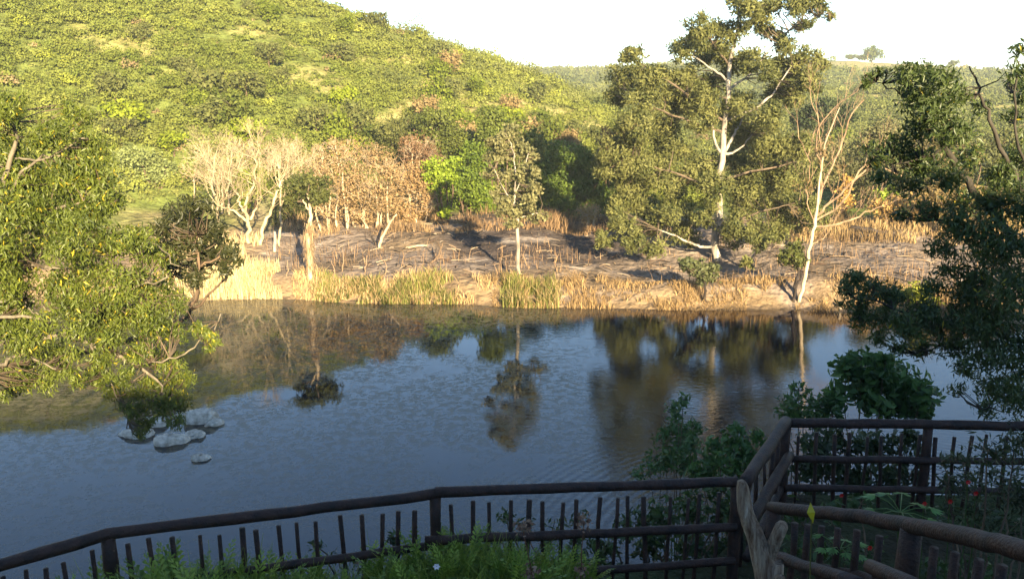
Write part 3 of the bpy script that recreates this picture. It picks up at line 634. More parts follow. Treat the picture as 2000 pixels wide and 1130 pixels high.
leafbush('acacia_tree', 'flat-topped pale green acacia with layered branches left of the bare trees', (270, 420), [(235, 315, 22), (265, 308, 24), (300, 318, 24), (325, 325, 18), (250, 335, 22), (285, 340, 24), (315, 345, 18), (240, 360, 20), (280, 370, 22)], (0.12, 0.15, 0.05), (0.28, 0.32, 0.11), 110, 37, cat='tree', dY=4, L=0.22)
leafbush('green_bush', 'bright green bush standing behind the white forking limbs', (470, 440), [(485, 345, 22), (500, 370, 20), (470, 365, 18), (480, 390, 16), (505, 340, 14)], (0.10, 0.14, 0.012), (0.26, 0.31, 0.03), 130, 38, dY=2)
leafbush('green_bush', 'dark green scrub behind the slender bare trunks at the foot of the slope', (575, 445), [(560, 400, 22), (585, 410, 22), (545, 425, 18), (570, 430, 18)], (0.03, 0.04, 0.010), (0.09, 0.095, 0.025), 130, 39, dY=3)
leafbush('green_bush', 'small vivid green bush behind the leaning bare branches on the right', (1735, 410), [(1730, 370, 18), (1745, 378, 14), (1718, 382, 12)], (0.13, 0.19, 0.015), (0.28, 0.36, 0.04), 160, 40, dY=2)
leafbush('thicket_tree', 'olive thicket tree directly behind the top of the leaning stem', (1600, 430), [(1580, 290, 26), (1605, 310, 28), (1630, 290, 24), (1590, 340, 26), (1560, 320, 22), (1620, 345, 22)], (0.07, 0.075, 0.025), (0.18, 0.165, 0.065), 90, 141, cat='tree', dY=5)
leafbush('thicket_tree', 'hazy olive tree left of the hanging leaves, behind the orange-gold bush', (1730, 425), [(1700, 270, 24), (1730, 260, 28), (1760, 285, 28), (1745, 320, 28), (1710, 310, 24), (1785, 320, 24), (1770, 355, 24)], (0.075, 0.08, 0.03), (0.19, 0.18, 0.075), 90, 142, cat='tree', dY=6)
leafbush('thicket_tree', 'olive-brown tree seen through the upper hanging leaves at the right', (1850, 430), [(1820, 280, 26), (1850, 270, 28), (1880, 300, 28), (1840, 320, 28), (1870, 345, 26), (1820, 350, 24)], (0.09, 0.075, 0.03), (0.21, 0.17, 0.07), 90, 143, cat='tree', dY=6)
leafbush('thicket_tree', 'green tree between the two bare leaning limbs at the far right', (1950, 430), [(1925, 290, 28), (1960, 280, 30), (1995, 300, 30), (1940, 330, 28), (1980, 345, 30), (2020, 330, 28)], (0.06, 0.07, 0.022), (0.16, 0.165, 0.055), 90, 144, cat='tree', dY=6)
leafbush('dark_tree', 'dark rounded evergreen standing apart on the slope right of the tallest tree', (1600, 400), [(1565, 235, 20), (1590, 225, 24), (1620, 220, 26), (1645, 225, 20), (1605, 240, 20)], (0.018, 0.030, 0.012), (0.06, 0.08, 0.025), 120, 41, cat='tree', dY=26, L=0.4, W=0.25)
leafbush('dark_tree', 'dark tree mass shading the bank behind the leaning bare branches', (1660, 425), [(1660, 370, 24), (1690, 350, 28), (1650, 330, 24), (1700, 385, 20), (1680, 310, 24), (1720, 330, 26)], (0.035, 0.04, 0.014), (0.10, 0.10, 0.035), 90, 42, cat='tree', dY=4)
leafbush('golden_bush', 'golden dry bush sprawling behind the ash-grey bank on the right', (1760, 445), [(1720, 405, 20), (1750, 400, 22), (1785, 405, 24), (1815, 410, 20), (1770, 425, 20), (1735, 425, 16)], (0.26, 0.16, 0.05), (0.44, 0.29, 0.10), 110, 43)
leafbush('golden_bush', 'dry olive-gold thicket right of the grey ash under the hanging leaves', (1880, 450), [(1850, 400, 28), (1890, 390, 30), (1930, 400, 34), (1870, 430, 26), (1960, 420, 34), (1830, 380, 24)], (0.13, 0.10, 0.035), (0.30, 0.21, 0.08), 90, 44)
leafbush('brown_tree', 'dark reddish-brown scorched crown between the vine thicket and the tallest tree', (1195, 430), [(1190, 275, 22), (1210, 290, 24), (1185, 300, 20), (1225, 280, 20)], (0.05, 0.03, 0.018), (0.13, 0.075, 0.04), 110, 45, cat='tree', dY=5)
leafbush('round_tree', 'dark green round tree on the mid slope left of the tallest tree', (1165, 300), [(1140, 215, 18), (1160, 208, 18), (1155, 225, 18), (1180, 222, 16)], (0.04, 0.06, 0.015), (0.11, 0.13, 0.03), 60, 46, cat='tree', dY=25, L=0.45, W=0.3)
leafbush('orange_bush', 'bright orange-gold scorched bush seen through the leaning bare branches', (1650, 440), [(1648, 370, 13), (1652, 395, 14), (1645, 415, 12), (1655, 350, 10)], (0.34, 0.20, 0.05), (0.55, 0.36, 0.10), 120, 47, dY=1)
leafbush('waterside_bush', 'yellow-green bush at the water edge behind the hanging right-hand leaves', (1790, 610), [(1775, 575, 18), (1800, 570, 20), (1790, 590, 16), (1820, 590, 14)], (0.16, 0.17, 0.02), (0.34, 0.35, 0.06), 170, 48, droop=0.6)

# foot-of-hill and slope trees: each a thing, shapes shared
protos = []
for v in range(6):
    rg = random.Random(100 + v); R = 1.9; fb = MB(); tb = MB(); Y0 = 110.0
    BL = [(np.array([rg.uniform(-1.1, 1.1), rg.uniform(-1.1, 1.1), rg.uniform(1.5, 3.0)]), rg.uniform(0.8, 1.35)) for _ in range(7)]
    ca, cb = [((0.048, 0.072, 0.014), (0.145, 0.165, 0.035)), ((0.06, 0.09, 0.012), (0.18, 0.21, 0.03)), ((0.07, 0.085, 0.025), (0.17, 0.18, 0.06)), ((0.065, 0.082, 0.026), (0.165, 0.170, 0.055)), ((0.10, 0.14, 0.012), (0.26, 0.30, 0.03)), ((0.15, 0.11, 0.05), (0.30, 0.22, 0.10))][v]
    C = foliage(fb, BL, 42, 0.42, 0.28, ca, cb, kmul=0.8, bw=1.2)
    tube(tb, [(0, 0, -0.3), (0.1, 0, 1.2), (0, 0.1, 2.2)], [0.13, 0.1, 0.06], 6)
    twigs(tb, [np.array([[0, 0, 1.0], [0.05, 0.05, 1.6], [0, 0.1, 2.2]])], C[::4], 0.04, 0.02)
    a = tb.build('trunk', M_bark, None); b = fb.build('crown', M_leaf_far, None)
    protos.append((a, b))
used = [False] * 6
def place_tree(x, y, s, v, label, group, z=None):
    o = empty('slope_tree', (x, y, T1(x, y) - 0.1 if z is None else z), label, 'tree', group)
    o.rotation_euler.z = random.uniform(0, 6.28); o.scale = (s, s, s * random.uniform(0.85, 1.15))
    for q in protos[v]:
        if used[v]:
            c = q.copy(); COL.objects.link(c)
        else: c = q
        c.parent = o
    used[v] = True
TONE = ['dark green', 'yellow-green', 'pale green', 'dull olive', 'bright lime-green', 'dry brown']
LMK = [(330, 'above the flat-topped acacia'), (450, 'above the leftmost white bare tree'), (560, 'above the tallest white bare trees'), (690, 'above the left end of the rusty bushes'), (790, 'above the middle of the rusty bushes'),
       (870, 'above the lime creeper'), (940, 'between lime creeper and slim tree'), (1050, 'above the slim tree'), (1240, 'above the shadowed vine thicket'), (1640, 'right of the tallest tree'), (1800, 'behind the leaning bare branches'), (9999, 'behind the hanging leaves at right')]
seen = set()
def ring(n, x0, x1, r0, r1, s0, s1, vs, where, group):
    k = 0
    for i in range(n * 4):
        px = random.uniform(x0, x1); rr_ = random.uniform(r0, r1); v = random.choice(vs); a = math.atan((px - 1000) / F / 0.98)
        lab = '%s bushy tree %s, %s' % (TONE[v], where, next(t for q, t in LMK if px < q))
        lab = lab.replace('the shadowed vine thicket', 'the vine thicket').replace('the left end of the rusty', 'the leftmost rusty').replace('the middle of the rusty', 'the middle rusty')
        if lab in seen: continue
        seen.add(lab); x, y = rr_ * math.sin(a), rr_ * math.cos(a); k += 1
        place_tree(x, y, random.uniform(s0, s1), v, lab, group)
        if k >= n: break
ring(24, 190, 820, 76, 86, 0.65, 0.95, [0, 1, 2, 3, 4], 'at the hill foot', 'bushy trees at the foot of the hill')
ring(20, 830, 1230, 76, 88, 0.65, 1.0, [0, 1, 2, 3, 4, 5], 'at the hill foot', 'bushy trees at the foot of the hill')
ring(14, 830, 1230, 90, 108, 0.5, 0.85, [1, 2, 3, 5], 'partway up the slope', 'bushy trees partway up the slope')
ring(18, 1500, 2080, 82, 130, 0.7, 1.2, [0, 2, 3, 5], 'on the lower slope', 'bushy trees on the right slope')
ring(12, 250, 900, 88, 106, 0.45, 0.75, [1, 2, 3, 2], 'high on the left hill', 'larger trees high on the left hill')
for px, py, sc_, lab in ((735, 52, 0.7, 'small dark tree breaking the left hill skyline'), (1703, 119, 2.6, 'lone dome-shaped tree standing on the bare grassy hilltop')):
    if px < 1000: rr_ = 110; v = 3
    else: rr_ = 519; v = 0
    a = math.atan((px - 1000) / (F * math.cos(PITCH) + (565 - py) * math.sin(PITCH))); x, y = rr_ * math.sin(a), rr_ * math.cos(a)
    place_tree(x, y, sc_, v, lab, None)
for i in range(9):
    px = random.uniform(1640, 1690) if i < 5 else random.uniform(1850, 2000); a = math.atan((px - 1000) / (F * math.cos(PITCH) + 440 * math.sin(PITCH)))
    place_tree(518 * math.sin(a), 518 * math.cos(a), random.uniform(0.7, 1.2), 3, 'small dark bush on the far grassy ridge line', 'bushes along the far ridge line')

# ------------------------------------------------------------------ far bank ground cover
def band(n, x0, x1, s0, s1, pw=1.0):
    px = RNG.uniform(x0, x1, n); X = (px - 1000) / F * 50; s = s0 + (s1 - s0) * RNG.uniform(0, 1, n) ** pw
    Y = np.interp(X, SHX, SHY) + s; X = (px - 1000) / F * Y / 0.99
    return np.stack([X, Y, terrain(X, Y)], 1), px
m = MB()
B, px = band(16000, 960, 2150, -0.2, 3.2); dn = vnoise(B[:, 0], B[:, 1], 1.2, 61); k = dn + 0.6 * vnoise(B[:, 0], B[:, 1], 0.35, 67) + 0.5 * vnoise(B[:, 0], B[:, 1], 3.0, 68) > -0.2; B, px = B[k], px[k]
blades(m, B, RNG.uniform(0.12, 0.85, len(B)) * (0.58 + 0.55 * vnoise(B[:, 0], B[:, 1], 2.0, 62)), 0.035, mixcol((0.14, 0.09, 0.04), (0.43, 0.295, 0.14), len(B)), 1.2)
B, px = band(6500, 280, 960, -0.1, 3.0); k = vnoise(B[:, 0], B[:, 1], 1.5, 63) > -0.1; B = B[k]
blades(m, B, RNG.uniform(0.1, 0.55, len(B)), 0.035, mixcol((0.30, 0.20, 0.09), (0.55, 0.41, 0.21), len(B)), 0.8)
B, px = band(9000, 300, 545, 0.0, 11.0); k = (RNG.uniform(size=len(B)) < np.clip((px - 300) / 110, 0.05, 1)) & (vnoise(B[:, 0], B[:, 1], 1.4, 64) > -0.45) & (px < 520 + 45 * vnoise(B[:, 1], B[:, 0], 2.2, 66) - 2.2 * (B[:, 1] - 50)); B = B[k]
blades(m, B, RNG.uniform(0.2, 0.95, len(B)), 0.035, mixcol((0.34, 0.27, 0.13), (0.60, 0.50, 0.28), len(B)), 0.5)
tag(m.build('dry_reeds', M_dry), 'tan dry reeds and grass fringing the far waterline', 'reeds', kind='stuff')
m = MB()
for x0, x1, n, h in ((600, 720, 2200, 0.6), (680, 900, 4200, 0.8), (975, 1100, 3000, 1.1), (1750, 1850, 1600, 0.8)):
    B, px = band(n, x0, x1, -0.25, 2.4); nn = vnoise(B[:, 0], B[:, 1], 0.9, 71) + 0.5 * vnoise(B[:, 0], B[:, 1], 0.4, 72); ed = np.minimum(px - x0, x1 - px) / (x1 - x0) * 4
    k = (nn > -0.35) & (RNG.uniform(size=len(B)) < ed); B, nn = B[k], nn[k]
    t = np.clip(0.5 + 0.6 * vnoise(B[:, 0], B[:, 1], 1.1, 73) + RNG.normal(size=len(B)) * 0.25, 0, 1)[:, None]
    cc = mixcol((0.075, 0.085, 0.02), (0.24, 0.25, 0.06), len(B), t); q = RNG.uniform(size=len(B)) < 0.35; cc[q] = mixcol((0.28, 0.19, 0.08), (0.46, 0.34, 0.17), q.sum())
    blades(m, B, RNG.uniform(0.3, 1, len(B)) * h * (0.75 + 0.45 * nn), 0.045, cc, 0.9)
tag(m.build('green_reeds', M_leaf_mid), 'green-grey reeds and rank grass growing at the far water edge', 'reeds', kind='stuff')
m = MB()
B, px = band(6500, 520, 1950, 2.2, 22); k = vnoise(B[:, 0], B[:, 1], 1.7, 65) > 0.12; B = B[k]
blades(m, B, RNG.uniform(0.2, 1.0, len(B)) ** 1.5 * 1.0, 0.035, mixcol((0.05, 0.035, 0.025), (0.34, 0.22, 0.12), len(B)), 0.45)
for n_, x0, x1, s0, s1, c1, c2 in ((5200, 850, 1200, 14, 21, (0.08, 0.05, 0.03), (0.26, 0.17, 0.09)), (4500, 550, 900, 13, 20, (0.14, 0.09, 0.05), (0.36, 0.25, 0.13)), (9000, 1540, 2050, 12, 21, (0.15, 0.10, 0.05), (0.38, 0.27, 0.13))):
    B, px = band(n_, x0, x1, s0, s1); h = vnoise(B[:, 0], B[:, 1], 1.6, 81) + 0.6 * vnoise(B[:, 0], B[:, 1], 0.6, 82); k = h > -0.25; B = B[k]; h = h[k]
    t = np.clip(0.5 + 0.5 * vnoise(B[:, 0], B[:, 1], 2.4, 83) + RNG.normal(size=len(B)) * 0.2, 0, 1)[:, None]
    blades(m, B, RNG.uniform(0.15, 1.0, len(B)) * (0.35 + 0.75 * (h + 0.25)), 0.05, mixcol(c1, c2, len(B), t), 0.7)
# scattered ash litter: fallen burnt stems lying on the ground
for i in range(1100):
    p, _ = band(1, 560, 1950, 2.5, 22); p = p[0] + np.array([0, 0, 0.05]); a = random.uniform(0, 3.14); l = random.uniform(0.2, 1.0)
    q = p + np.array([math.cos(a) * l, math.sin(a) * l, random.uniform(0, 0.2)]); q[2] = T1(q[0], q[1]) + 0.06
    cc = random.choice([(0.03, 0.025, 0.02), (0.35, 0.28, 0.2), (0.12, 0.08, 0.06), (0.28, 0.2, 0.13)])
    tube(m, [p, (p + q) / 2 + np.array([0, 0, 0.03]), q], random.uniform(0.012, 0.035), 4, cc, cap=False)
tag(m.build('burnt_stubble', M_dry), 'burnt stalks and ash-grey litter over the scorched far bank', 'stubble', kind='stuff')

def snag(name, label, cat, limbs, bpx, bark, group=None, Y=None):
    b0 = ground_hit(*bpx); yy = b0[1]; m = MB()
    for l in limbs: limb_px(m, l, yy, 0.02, 7)
    return tag(m.build(name, bark, None, b0, True), label, cat, group)
snag('dead_tree', 'thick pale dead stem leaning right on the burnt ash', 'dead tree', [[(740, 485, 3.2), (746, 465, 2.9), (756, 445, 2.5), (765, 430, 2), (775, 418, 1.0)], [(762, 436, 2), (757, 425, 1.5)]], (740, 484), M_pale)
snag('dead_tree', 'thin crooked dark dead stem forking above the ash slope', 'dead tree', [[(840, 515, 2), (855, 500, 2.2), (862, 482, 2), (868, 470, 1)], [(862, 484, 1.6), (853, 472, 1)]], (842, 515), M_bark)
snag('dead_tree', 'short dark charred stem next to the pale leaning dead one', 'dead tree', [[(735, 478, 2.6), (728, 466, 2.2), (722, 458, 1.5)]], (736, 479), M_char)
snag('tree_stump', 'pale upright stump beside the slender bare trunks', 'stump', [[(536, 492, 4), (537, 470, 3.4), (536, 452, 2)]], (536, 494), M_white)
snag('tree_stump', 'light dead post standing in the shallows below the hanging right leaves', 'stump', [[(1641, 614, 3.4), (1641, 600, 3.2), (1642, 588, 2.6)]], (1641, 604), M_pale)
snag('fallen_log', 'dark fallen log lying across the ash-grey bank at the right', 'log', [[(1662, 443, 3.5), (1690, 447, 4), (1715, 453, 4), (1742, 465, 3)]], (1700, 460), M_char)
snag('fallen_log', 'thin pale fallen branch curving over the ash below the rusty bushes', 'log', [[(790, 485, 1.5), (810, 480, 2), (835, 480, 1.6)]], (815, 483), M_pale)
for i, (px, h) in enumerate(((650, 40), (668, 44), (712, 36), (752, 30), (560, 32))):
    py = 548 - (i * 37 % 20)
    snag('dead_stalk', 'upright pale dead stalk left standing on the scorched slope', 'dead stalk', [[(px, py, 1.1), (px + 3, py - h / 2, 0.9), (px + (i % 3) * 4 - 3, py - h, 0.5)]], (px, py), M_branch, 'dead stalks on the scorched slope')

# ------------------------------------------------------------------ rocks in the river
def rock(label, cx, cy, rx, ry, h, seed, z=-0.03, rot=0.0, group='rocks in the shallow water'):
    h = h * 0.85; c = PG(cx, cy, 0.0); RX = M_(rx, c[1]); RY = RX * ry; rg = np.random.default_rng(seed)
    nu, nv = 28, 12; V = []; 
    ph = rg.uniform(0, 6.28, 8)
    for j in range(nv + 1):
        t = j / nv * math.pi / 2
        for i in range(nu):
            a = i / nu * 2 * math.pi
            k = 1 + 0.13 * math.sin(2 * a + ph[0]) + 0.10 * math.sin(3 * a + ph[1]) + 0.05 * math.sin(5 * a + ph[2]) + 0.04 * math.sin(7 * a + ph[3])
            cr = math.cos(t) ** 0.45; hz = h * math.sin(t) ** 0.8 * (1 + 0.22 * math.sin(a + ph[4]) * math.cos(t) + 0.12 * math.sin(3 * a + ph[5]) * math.cos(t))
            V.append((RX * k * cr * math.cos(a), RY * k * cr * math.sin(a), hz - 0.12 * (j == 0)))
    f = [(j * nu + i, j * nu + (i + 1) % nu, (j + 1) * nu + (i + 1) % nu, (j + 1) * nu + i) for j in range(nv) for i in range(nu)]
    m = MB(); V = np.array(V); V += rg.normal(size=V.shape) * 0.012; m.add(V, f)
    o = m.build('rock', M_rock, None, (0, 0, 0), True); o.location = (c[0], c[1], z); o.rotation_euler.z = rot
    return tag(o, label, 'rock', group)
rock('grey rock at the left of the group, partly under hanging leaves', 268, 850, 34, 0.55, 0.30, 1, rot=0.1)
rock('largest pale rock in front, lying low in the dark water', 334, 863, 32, 0.75, 0.34, 2, rot=0.3)
rock('pale rock touching the right side of the front rock', 378, 852, 20, 0.8, 0.26, 3)
rock('tallest grey rock at the back right of the group', 396, 822, 34, 0.6, 0.55, 4)
rock('flat white-edged slab below the tallest rock on its right', 420, 828, 22, 0.5, 0.22, 5, rot=0.6)
rock('small isolated flat rock nearest the fence', 391, 896, 19, 0.75, 0.20, 6, rot=0.4)
rock('grey rock hidden behind hanging leaves at the back of the group', 300, 828, 34, 0.5, 0.35, 7)

# ------------------------------------------------------------------ log fence along the terrace
def logpts(a, b, rad, wob=0.008, n=None):
    a = np.array(a, float); b = np.array(b, float); D = np.linalg.norm(b - a); n = n or max(3, int(D / 0.25))
    t = np.linspace(0, 1, n + 1)[:, None]; p = a + (b - a) * t; p[1:-1] += RNG.normal(size=(n - 1, 3)) * wob
    return p, rad * (1 + RNG.uniform(-0.07, 0.07, n + 1))
def logobj(name, a, b, rad, parent, origin, wob=0.004, sides=12, mat=None):
    m = MB(); p, r_ = logpts(a, b, rad, wob); tube(m, p, r_, sides, rough=0.04); return m.build(name, mat or M_log, parent, origin, True)
corner = [np.array([x, y, 0.0]) for x, y in zip(FX, FY)]
fo = np.array([FX[4], FY[4], TZ])
fence = empty('log_fence', fo, 'dark creosoted log fence with upright pickets running along the terrace edge above the river', 'fence')
def at(i, z): return np.array([FX[i], FY[i], z])
seq = [0, 1, 2, 3, 4, 5, 6, 7, 8]
def poly_rail(name, idx, z, rad, off=0.0, wob=0.004):
    pts = [at(i, z) - np.array([0, off, 0]) for i in idx]; m = MB(); full = []; rr_ = []
    for a, b in zip(pts[:-1], pts[1:]):
        p, r_ = logpts(a, b, rad, wob); full += list(p[:-1]); rr_ += list(r_[:-1])
    full.append(pts[-1]); rr_.append(rad); tube(m, np.array(full), np.array(rr_), 12, rough=0.04); return m.build(name, M_log, fence, fo, True)
poly_rail('rail', [0, 1, 3, 4], RAILZ, 0.052, wob=0.006)
poly_rail('rail', [4, 5], RAILZ + 0.012, 0.05)
logobj('rail', at(5, RAILZ + 0.02) + np.array([0.06, -0.05, 0]), at(6, RAILZ + 0.03), 0.068, fence, fo)
logobj('rail', at(6, RAILZ + 0.01) + np.array([-0.05, 0, 0.01]), at(8, RAILZ), 0.055, fence, fo)
logobj('rail', at(1, RAILZ - 0.50), at(4, RAILZ - 0.49) + np.array([0.18, -0.07, 0]), 0.042, fence, fo) if False else poly_rail('rail', [1, 3, 4], RAILZ - 0.50, 0.040, 0.06)
logobj('rail', at(4, RAILZ - 0.44) + np.array([-0.10, -0.09, 0]), at(5, RAILZ - 0.44) + np.array([0, -0.06, 0]), 0.045, fence, fo)
logobj('rail', at(4, RAILZ - 0.80) + np.array([1.1, -0.07, 0]), at(5, RAILZ - 0.80) + np.array([0, -0.06, 0]), 0.04, fence, fo)
logobj('rail', at(5, RAILZ - 0.42) + np.array([0.12, -0.05, 0]), at(6, RAILZ - 0.36) + np.array([0.05, -0.05, 0]), 0.06, fence, fo)
logobj('rail', at(5, RAILZ - 0.78) + np.array([0.12, -0.05, 0]), at(6, RAILZ - 0.78), 0.045, fence, fo)
logobj('rail', at(6, RAILZ - 0.40) + np.array([0.02, -0.06, 0]), at(8, RAILZ - 0.40) + np.array([0, -0.06, 0]), 0.042, fence, fo)
logobj('rail', at(6, RAILZ - 0.76) + np.array([0.02, -0.06, 0]), at(8, RAILZ - 0.78) + np.array([0, -0.06, 0]), 0.042, fence, fo)
for i, rad in ((3, 0.062), (4, 0.055), (5, 0.06), (6, 0.06)):
    p = at(i, 0); logobj('post', (p[0], p[1], TZ - 0.3), (p[0], p[1], RAILZ - 0.03), rad, fence, fo, 0.004)
for fr in (0.6,):
    p = at(6, 0) * (1 - fr) + at(7, 0) * fr; logobj('post', (p[0], p[1], TZ - 0.3), (p[0], p[1], RAILZ - 0.03), 0.055, fence, fo, 0.004)
for a_, b_, sp in ((1, 3, 0.165), (3, 4, 0.172), (4, 5, 0.172), (5, 6, 0.24), (6, 7, 0.185), (7, 8, 0.185)):
    A = at(a_, 0); Bq = at(b_, 0); D = np.linalg.norm(Bq - A); n = int(D / sp)
    for k in range(1, n):
        p = A + (Bq - A) * (k / n + random.uniform(-0.2, 0.2) / n); tz = RAILZ - random.uniform(0.10, 0.16); ln = random.uniform(-0.025, 0.025)
        logobj('picket', (p[0] - ln, p[1] + 0.02, TZ - 0.12), (p[0] + ln, p[1] + 0.02, tz), random.uniform(0.018, 0.026), fence, fo, 0.004, 7)

# stair railing at the right, rising toward the house
so = P(1505, 988, 7.2); stairs = empty('stair_railing', (so[0], so[1], TZ), 'dark log handrail with pickets climbing toward the viewer at the lower right', 'railing')
so = np.array([so[0], so[1], TZ])
R0 = P(1505, 990, 7.2); R1 = P(1650, 1004, 6.35); R2 = P(1760, 1022, 5.75); R3 = P(1880, 1046, 4.95); R4 = P(2010, 1076, 4.25); R5 = P(2300, 1150, 3.3)
m = MB(); a, b = smoothline([R0, R1, R2, R3, R4, R5], [0.050, 0.052, 0.056, 0.057, 0.058, 0.058], 5, 0.004); tube(m, a, b, 14, rough=0.03); m.build('rail', M_log, stairs, so, True)
top = a
m = MB(); low = a - np.array([0, 0, 0.50]); low[:, 1] += 0.03; tube(m, low[:16], 0.04, 10, rough=0.04); m.build('rail', M_log, stairs, so, True)
logobj('rail', P(1500, 1082, 6.6), P(1680, 1140, 5.4), 0.045, stairs, so)
logobj('rail', P(1700, 1105, 5.0), P(1800, 1150, 4.3), 0.045, stairs, so)
def rail_at(px):
    q = [topix(*p)[0] for p in top]; j = int(np.argmin(np.abs(np.array(q) - px))); return top[j]
for px in (1555, 1582, 1608, 1640, 1678, 1722, 1830, 1872, 1920, 1965):
    dd = np.array([np.interp(px, [topix(*p)[0] for p in top], top[:, k]) for k in range(3)])
    logobj('picket', (dd[0], dd[1] + 0.02, TZ - 0.1), (dd[0] + 0.004, dd[1] + 0.02, dd[2] - 0.13), 0.030, stairs, so, 0.004, 8)
for px in (1512, 1780):
    dd = np.array([np.interp(px, [topix(*p)[0] for p in top], top[:, k]) for k in range(3)])
    logobj('post', (dd[0], dd[1], TZ - 0.3), (dd[0], dd[1], dd[2] - 0.03), 0.075 if px > 1600 else 0.06, stairs, so, 0.004)

# weathered forked branch standing as a post close to the viewer
D0 = 2.4; fb_ = MB()
Q = [P(1447, 938, D0), P(1449, 952, D0), P(1455, 985, D0), P(1464, 1020, D0), P(1476, 1052, D0), P(1488, 1085, D0), P(1496, 1120, D0), P(1500, 1180, D0), P(1500, 1260, D0)]
Q.append(np.array([Q[-1][0] + 0.02, D0, TZ - 0.2]))
a, b = smoothline(Q, [M_(x, D0) for x in (7, 12.5, 15, 17, 19, 22, 25, 24, 25, 28)], 6, 0.0); a[1:-1] += np.stack([0.002 * np.sin(np.arange(len(a) - 2) * 0.37), 0 * a[1:-1, 0], 0 * a[1:-1, 0]], 1)
base = Q[-1].copy(); base[2] = TZ
fork = empty('forked_branch', base, 'pale weathered forked branch standing upright in front of the fence corner', 'branch')
tube(fb_, a, b, 24, rough=0.012); fb_.build('stem', M_drift, fork, base, True)
m = MB(); a, b = smoothline([P(1494, 1100, D0), P(1504, 1078, D0), P(1513, 1058, D0 - .01), P(1521, 1040, D0 - .02), P(1527, 1026, D0 - .02), P(1529, 1019, D0 - .02)], [M_(x, D0) for x in (14, 15, 14, 13.5, 13, 8)], 5, 0.0); tube(m, a, b, 20, rough=0.012); m.build('side_fork', M_drift, fork, base, True)
m = MB(); a, b = smoothline([P(1498, 1180, D0), P(1512, 1150, D0 - .03), P(1524, 1128, D0 - .05), P(1526, 1124, D0 - .05)], [M_(x, D0) for x in (11, 11, 10, 6)], 5, 0.0); tube(m, a, b, 14, rough=0.05); m.build('stub', M_drift, fork, base, True)

# ------------------------------------------------------------------ near trees
LG, LG2 = (0.034, 0.055, 0.009), (0.165, 0.200, 0.028)
YL = 12.0; bx = np.array([-8.6, 12.0, 0.0]); bx[2] = NB(bx[0], bx[1])
tree('riverside_tree', 'big leafy tree filling the left edge with drooping narrow leaves, some yellow', 'tree', bx,
    [[(-240, 1120, 20), (-220, 950, 19), (-180, 800, 17), (-120, 700, 14), (-60, 600, 11), (-30, 480, 9), (0, 380, 6), (30, 290, 4), (20, 220, 2)],
     [(-120, 700, 7.5), (-40, 680, 6.8), (40, 660, 6.0), (120, 655, 5.2), (170, 664, 5.2), (215, 685, 4.9), (262, 712, 4.1), (306, 742, 2.6), (330, 790, 1.5)],
     [(-150, 760, 6.0), (-60, 730, 5.2), (10, 708, 4.5), (45, 690, 3.4), (70, 700, 2.2), (110, 720, 1.5)],
     [(-60, 620, 5.2), (0, 620, 3.8), (60, 618, 3.0), (120, 640, 2.2), (160, 660, 1.5)], [(-40, 560, 4.5), (10, 535, 3.4), (60, 520, 2.6), (120, 522, 1.9), (190, 500, 1.5)],
     [(-30, 480, 4.5), (60, 430, 3.4), (150, 400, 2.6), (230, 390, 1.5)], [(0, 400, 3.4), (60, 320, 2.6), (110, 300, 2.2), (170, 270, 1.5)], [(30, 310, 2.2), (70, 310, 2.2), (125, 305, 1.9)], [(104, 305, 1.5), (108, 280, 1.5)],
     [(150, 400, 2.2), (220, 460, 1.9), (300, 480, 1.5), (350, 520, 1.1)], [(120, 655, 3.0), (200, 600, 2.6), (270, 560, 2.2), (330, 540, 1.5)], [(170, 664, 2.2), (195, 700, 1.9), (222, 760, 1.5), (250, 820, 1.2)],
     [(262, 712, 2.2), (330, 700, 1.9), (385, 680, 1.7), (410, 650, 1.5), (431, 612, 1.4)], [(0, 520, 2.2), (30, 560, 1.8), (60, 600, 1.5), (76, 618, 1.1)], [(-20, 590, 3.0), (40, 585, 2.2), (90, 600, 1.7), (110, 640, 1.2)]],
    [(0, 530, 38), (35, 545, 34), (15, 570, 30), (5, 600, 30), (15, 205, 36), (0, 250, 48), (55, 345, 52), (110, 265, 42), (145, 225, 30), (175, 300, 44), (130, 330, 46), (20, 340, 56), (195, 345, 36), (25, 410, 58), (105, 395, 56), (180, 400, 46), (222, 395, 26),
     (55, 475, 52), (145, 470, 56), (225, 470, 46), (272, 470, 32), (300, 500, 32), (10, 480, 44), (140, 545, 56), (225, 550, 52), (300, 555, 42), (340, 590, 28), (40, 590, 34), (140, 620, 52), (220, 625, 52), (290, 625, 44), (325, 650, 34),
     (50, 660, 46), (20, 735, 40), (80, 738, 36), (130, 705, 34), (325, 705, 30), (350, 735, 28), (345, 780, 30), (310, 795, 28), (285, 825, 20), (275, 845, 14), (345, 825, 18), (5, 775, 14), (200, 700, 26), (240, 735, 22),
     (100, 690, 34), (150, 735, 26), (230, 765, 26), (295, 765, 32), (260, 800, 24), (190, 735, 26), (275, 690, 28), (210, 665, 30), (20, 640, 44), (255, 770, 16), (395, 650, 15, 11.6), (410, 660, 15, 11.6), (385, 640, 14, 11.6), (425, 668, 10, 11.6), (408, 680, 12, 11.6)],
    YL, 4700, 0.080, 0.021, LG, LG2, M_greybark, jit=0.9, seed=51, tr=(0.010, 0.004), leaf=M_leaf_near, sub=0.27, droop=1.0, yellow=0.03, kmul=1.6, wob=0.02, maxd=1.3)
bx2 = np.array([-9.8, 12.6, 0.0]); bx2[2] = NB(bx2[0], bx2[1])
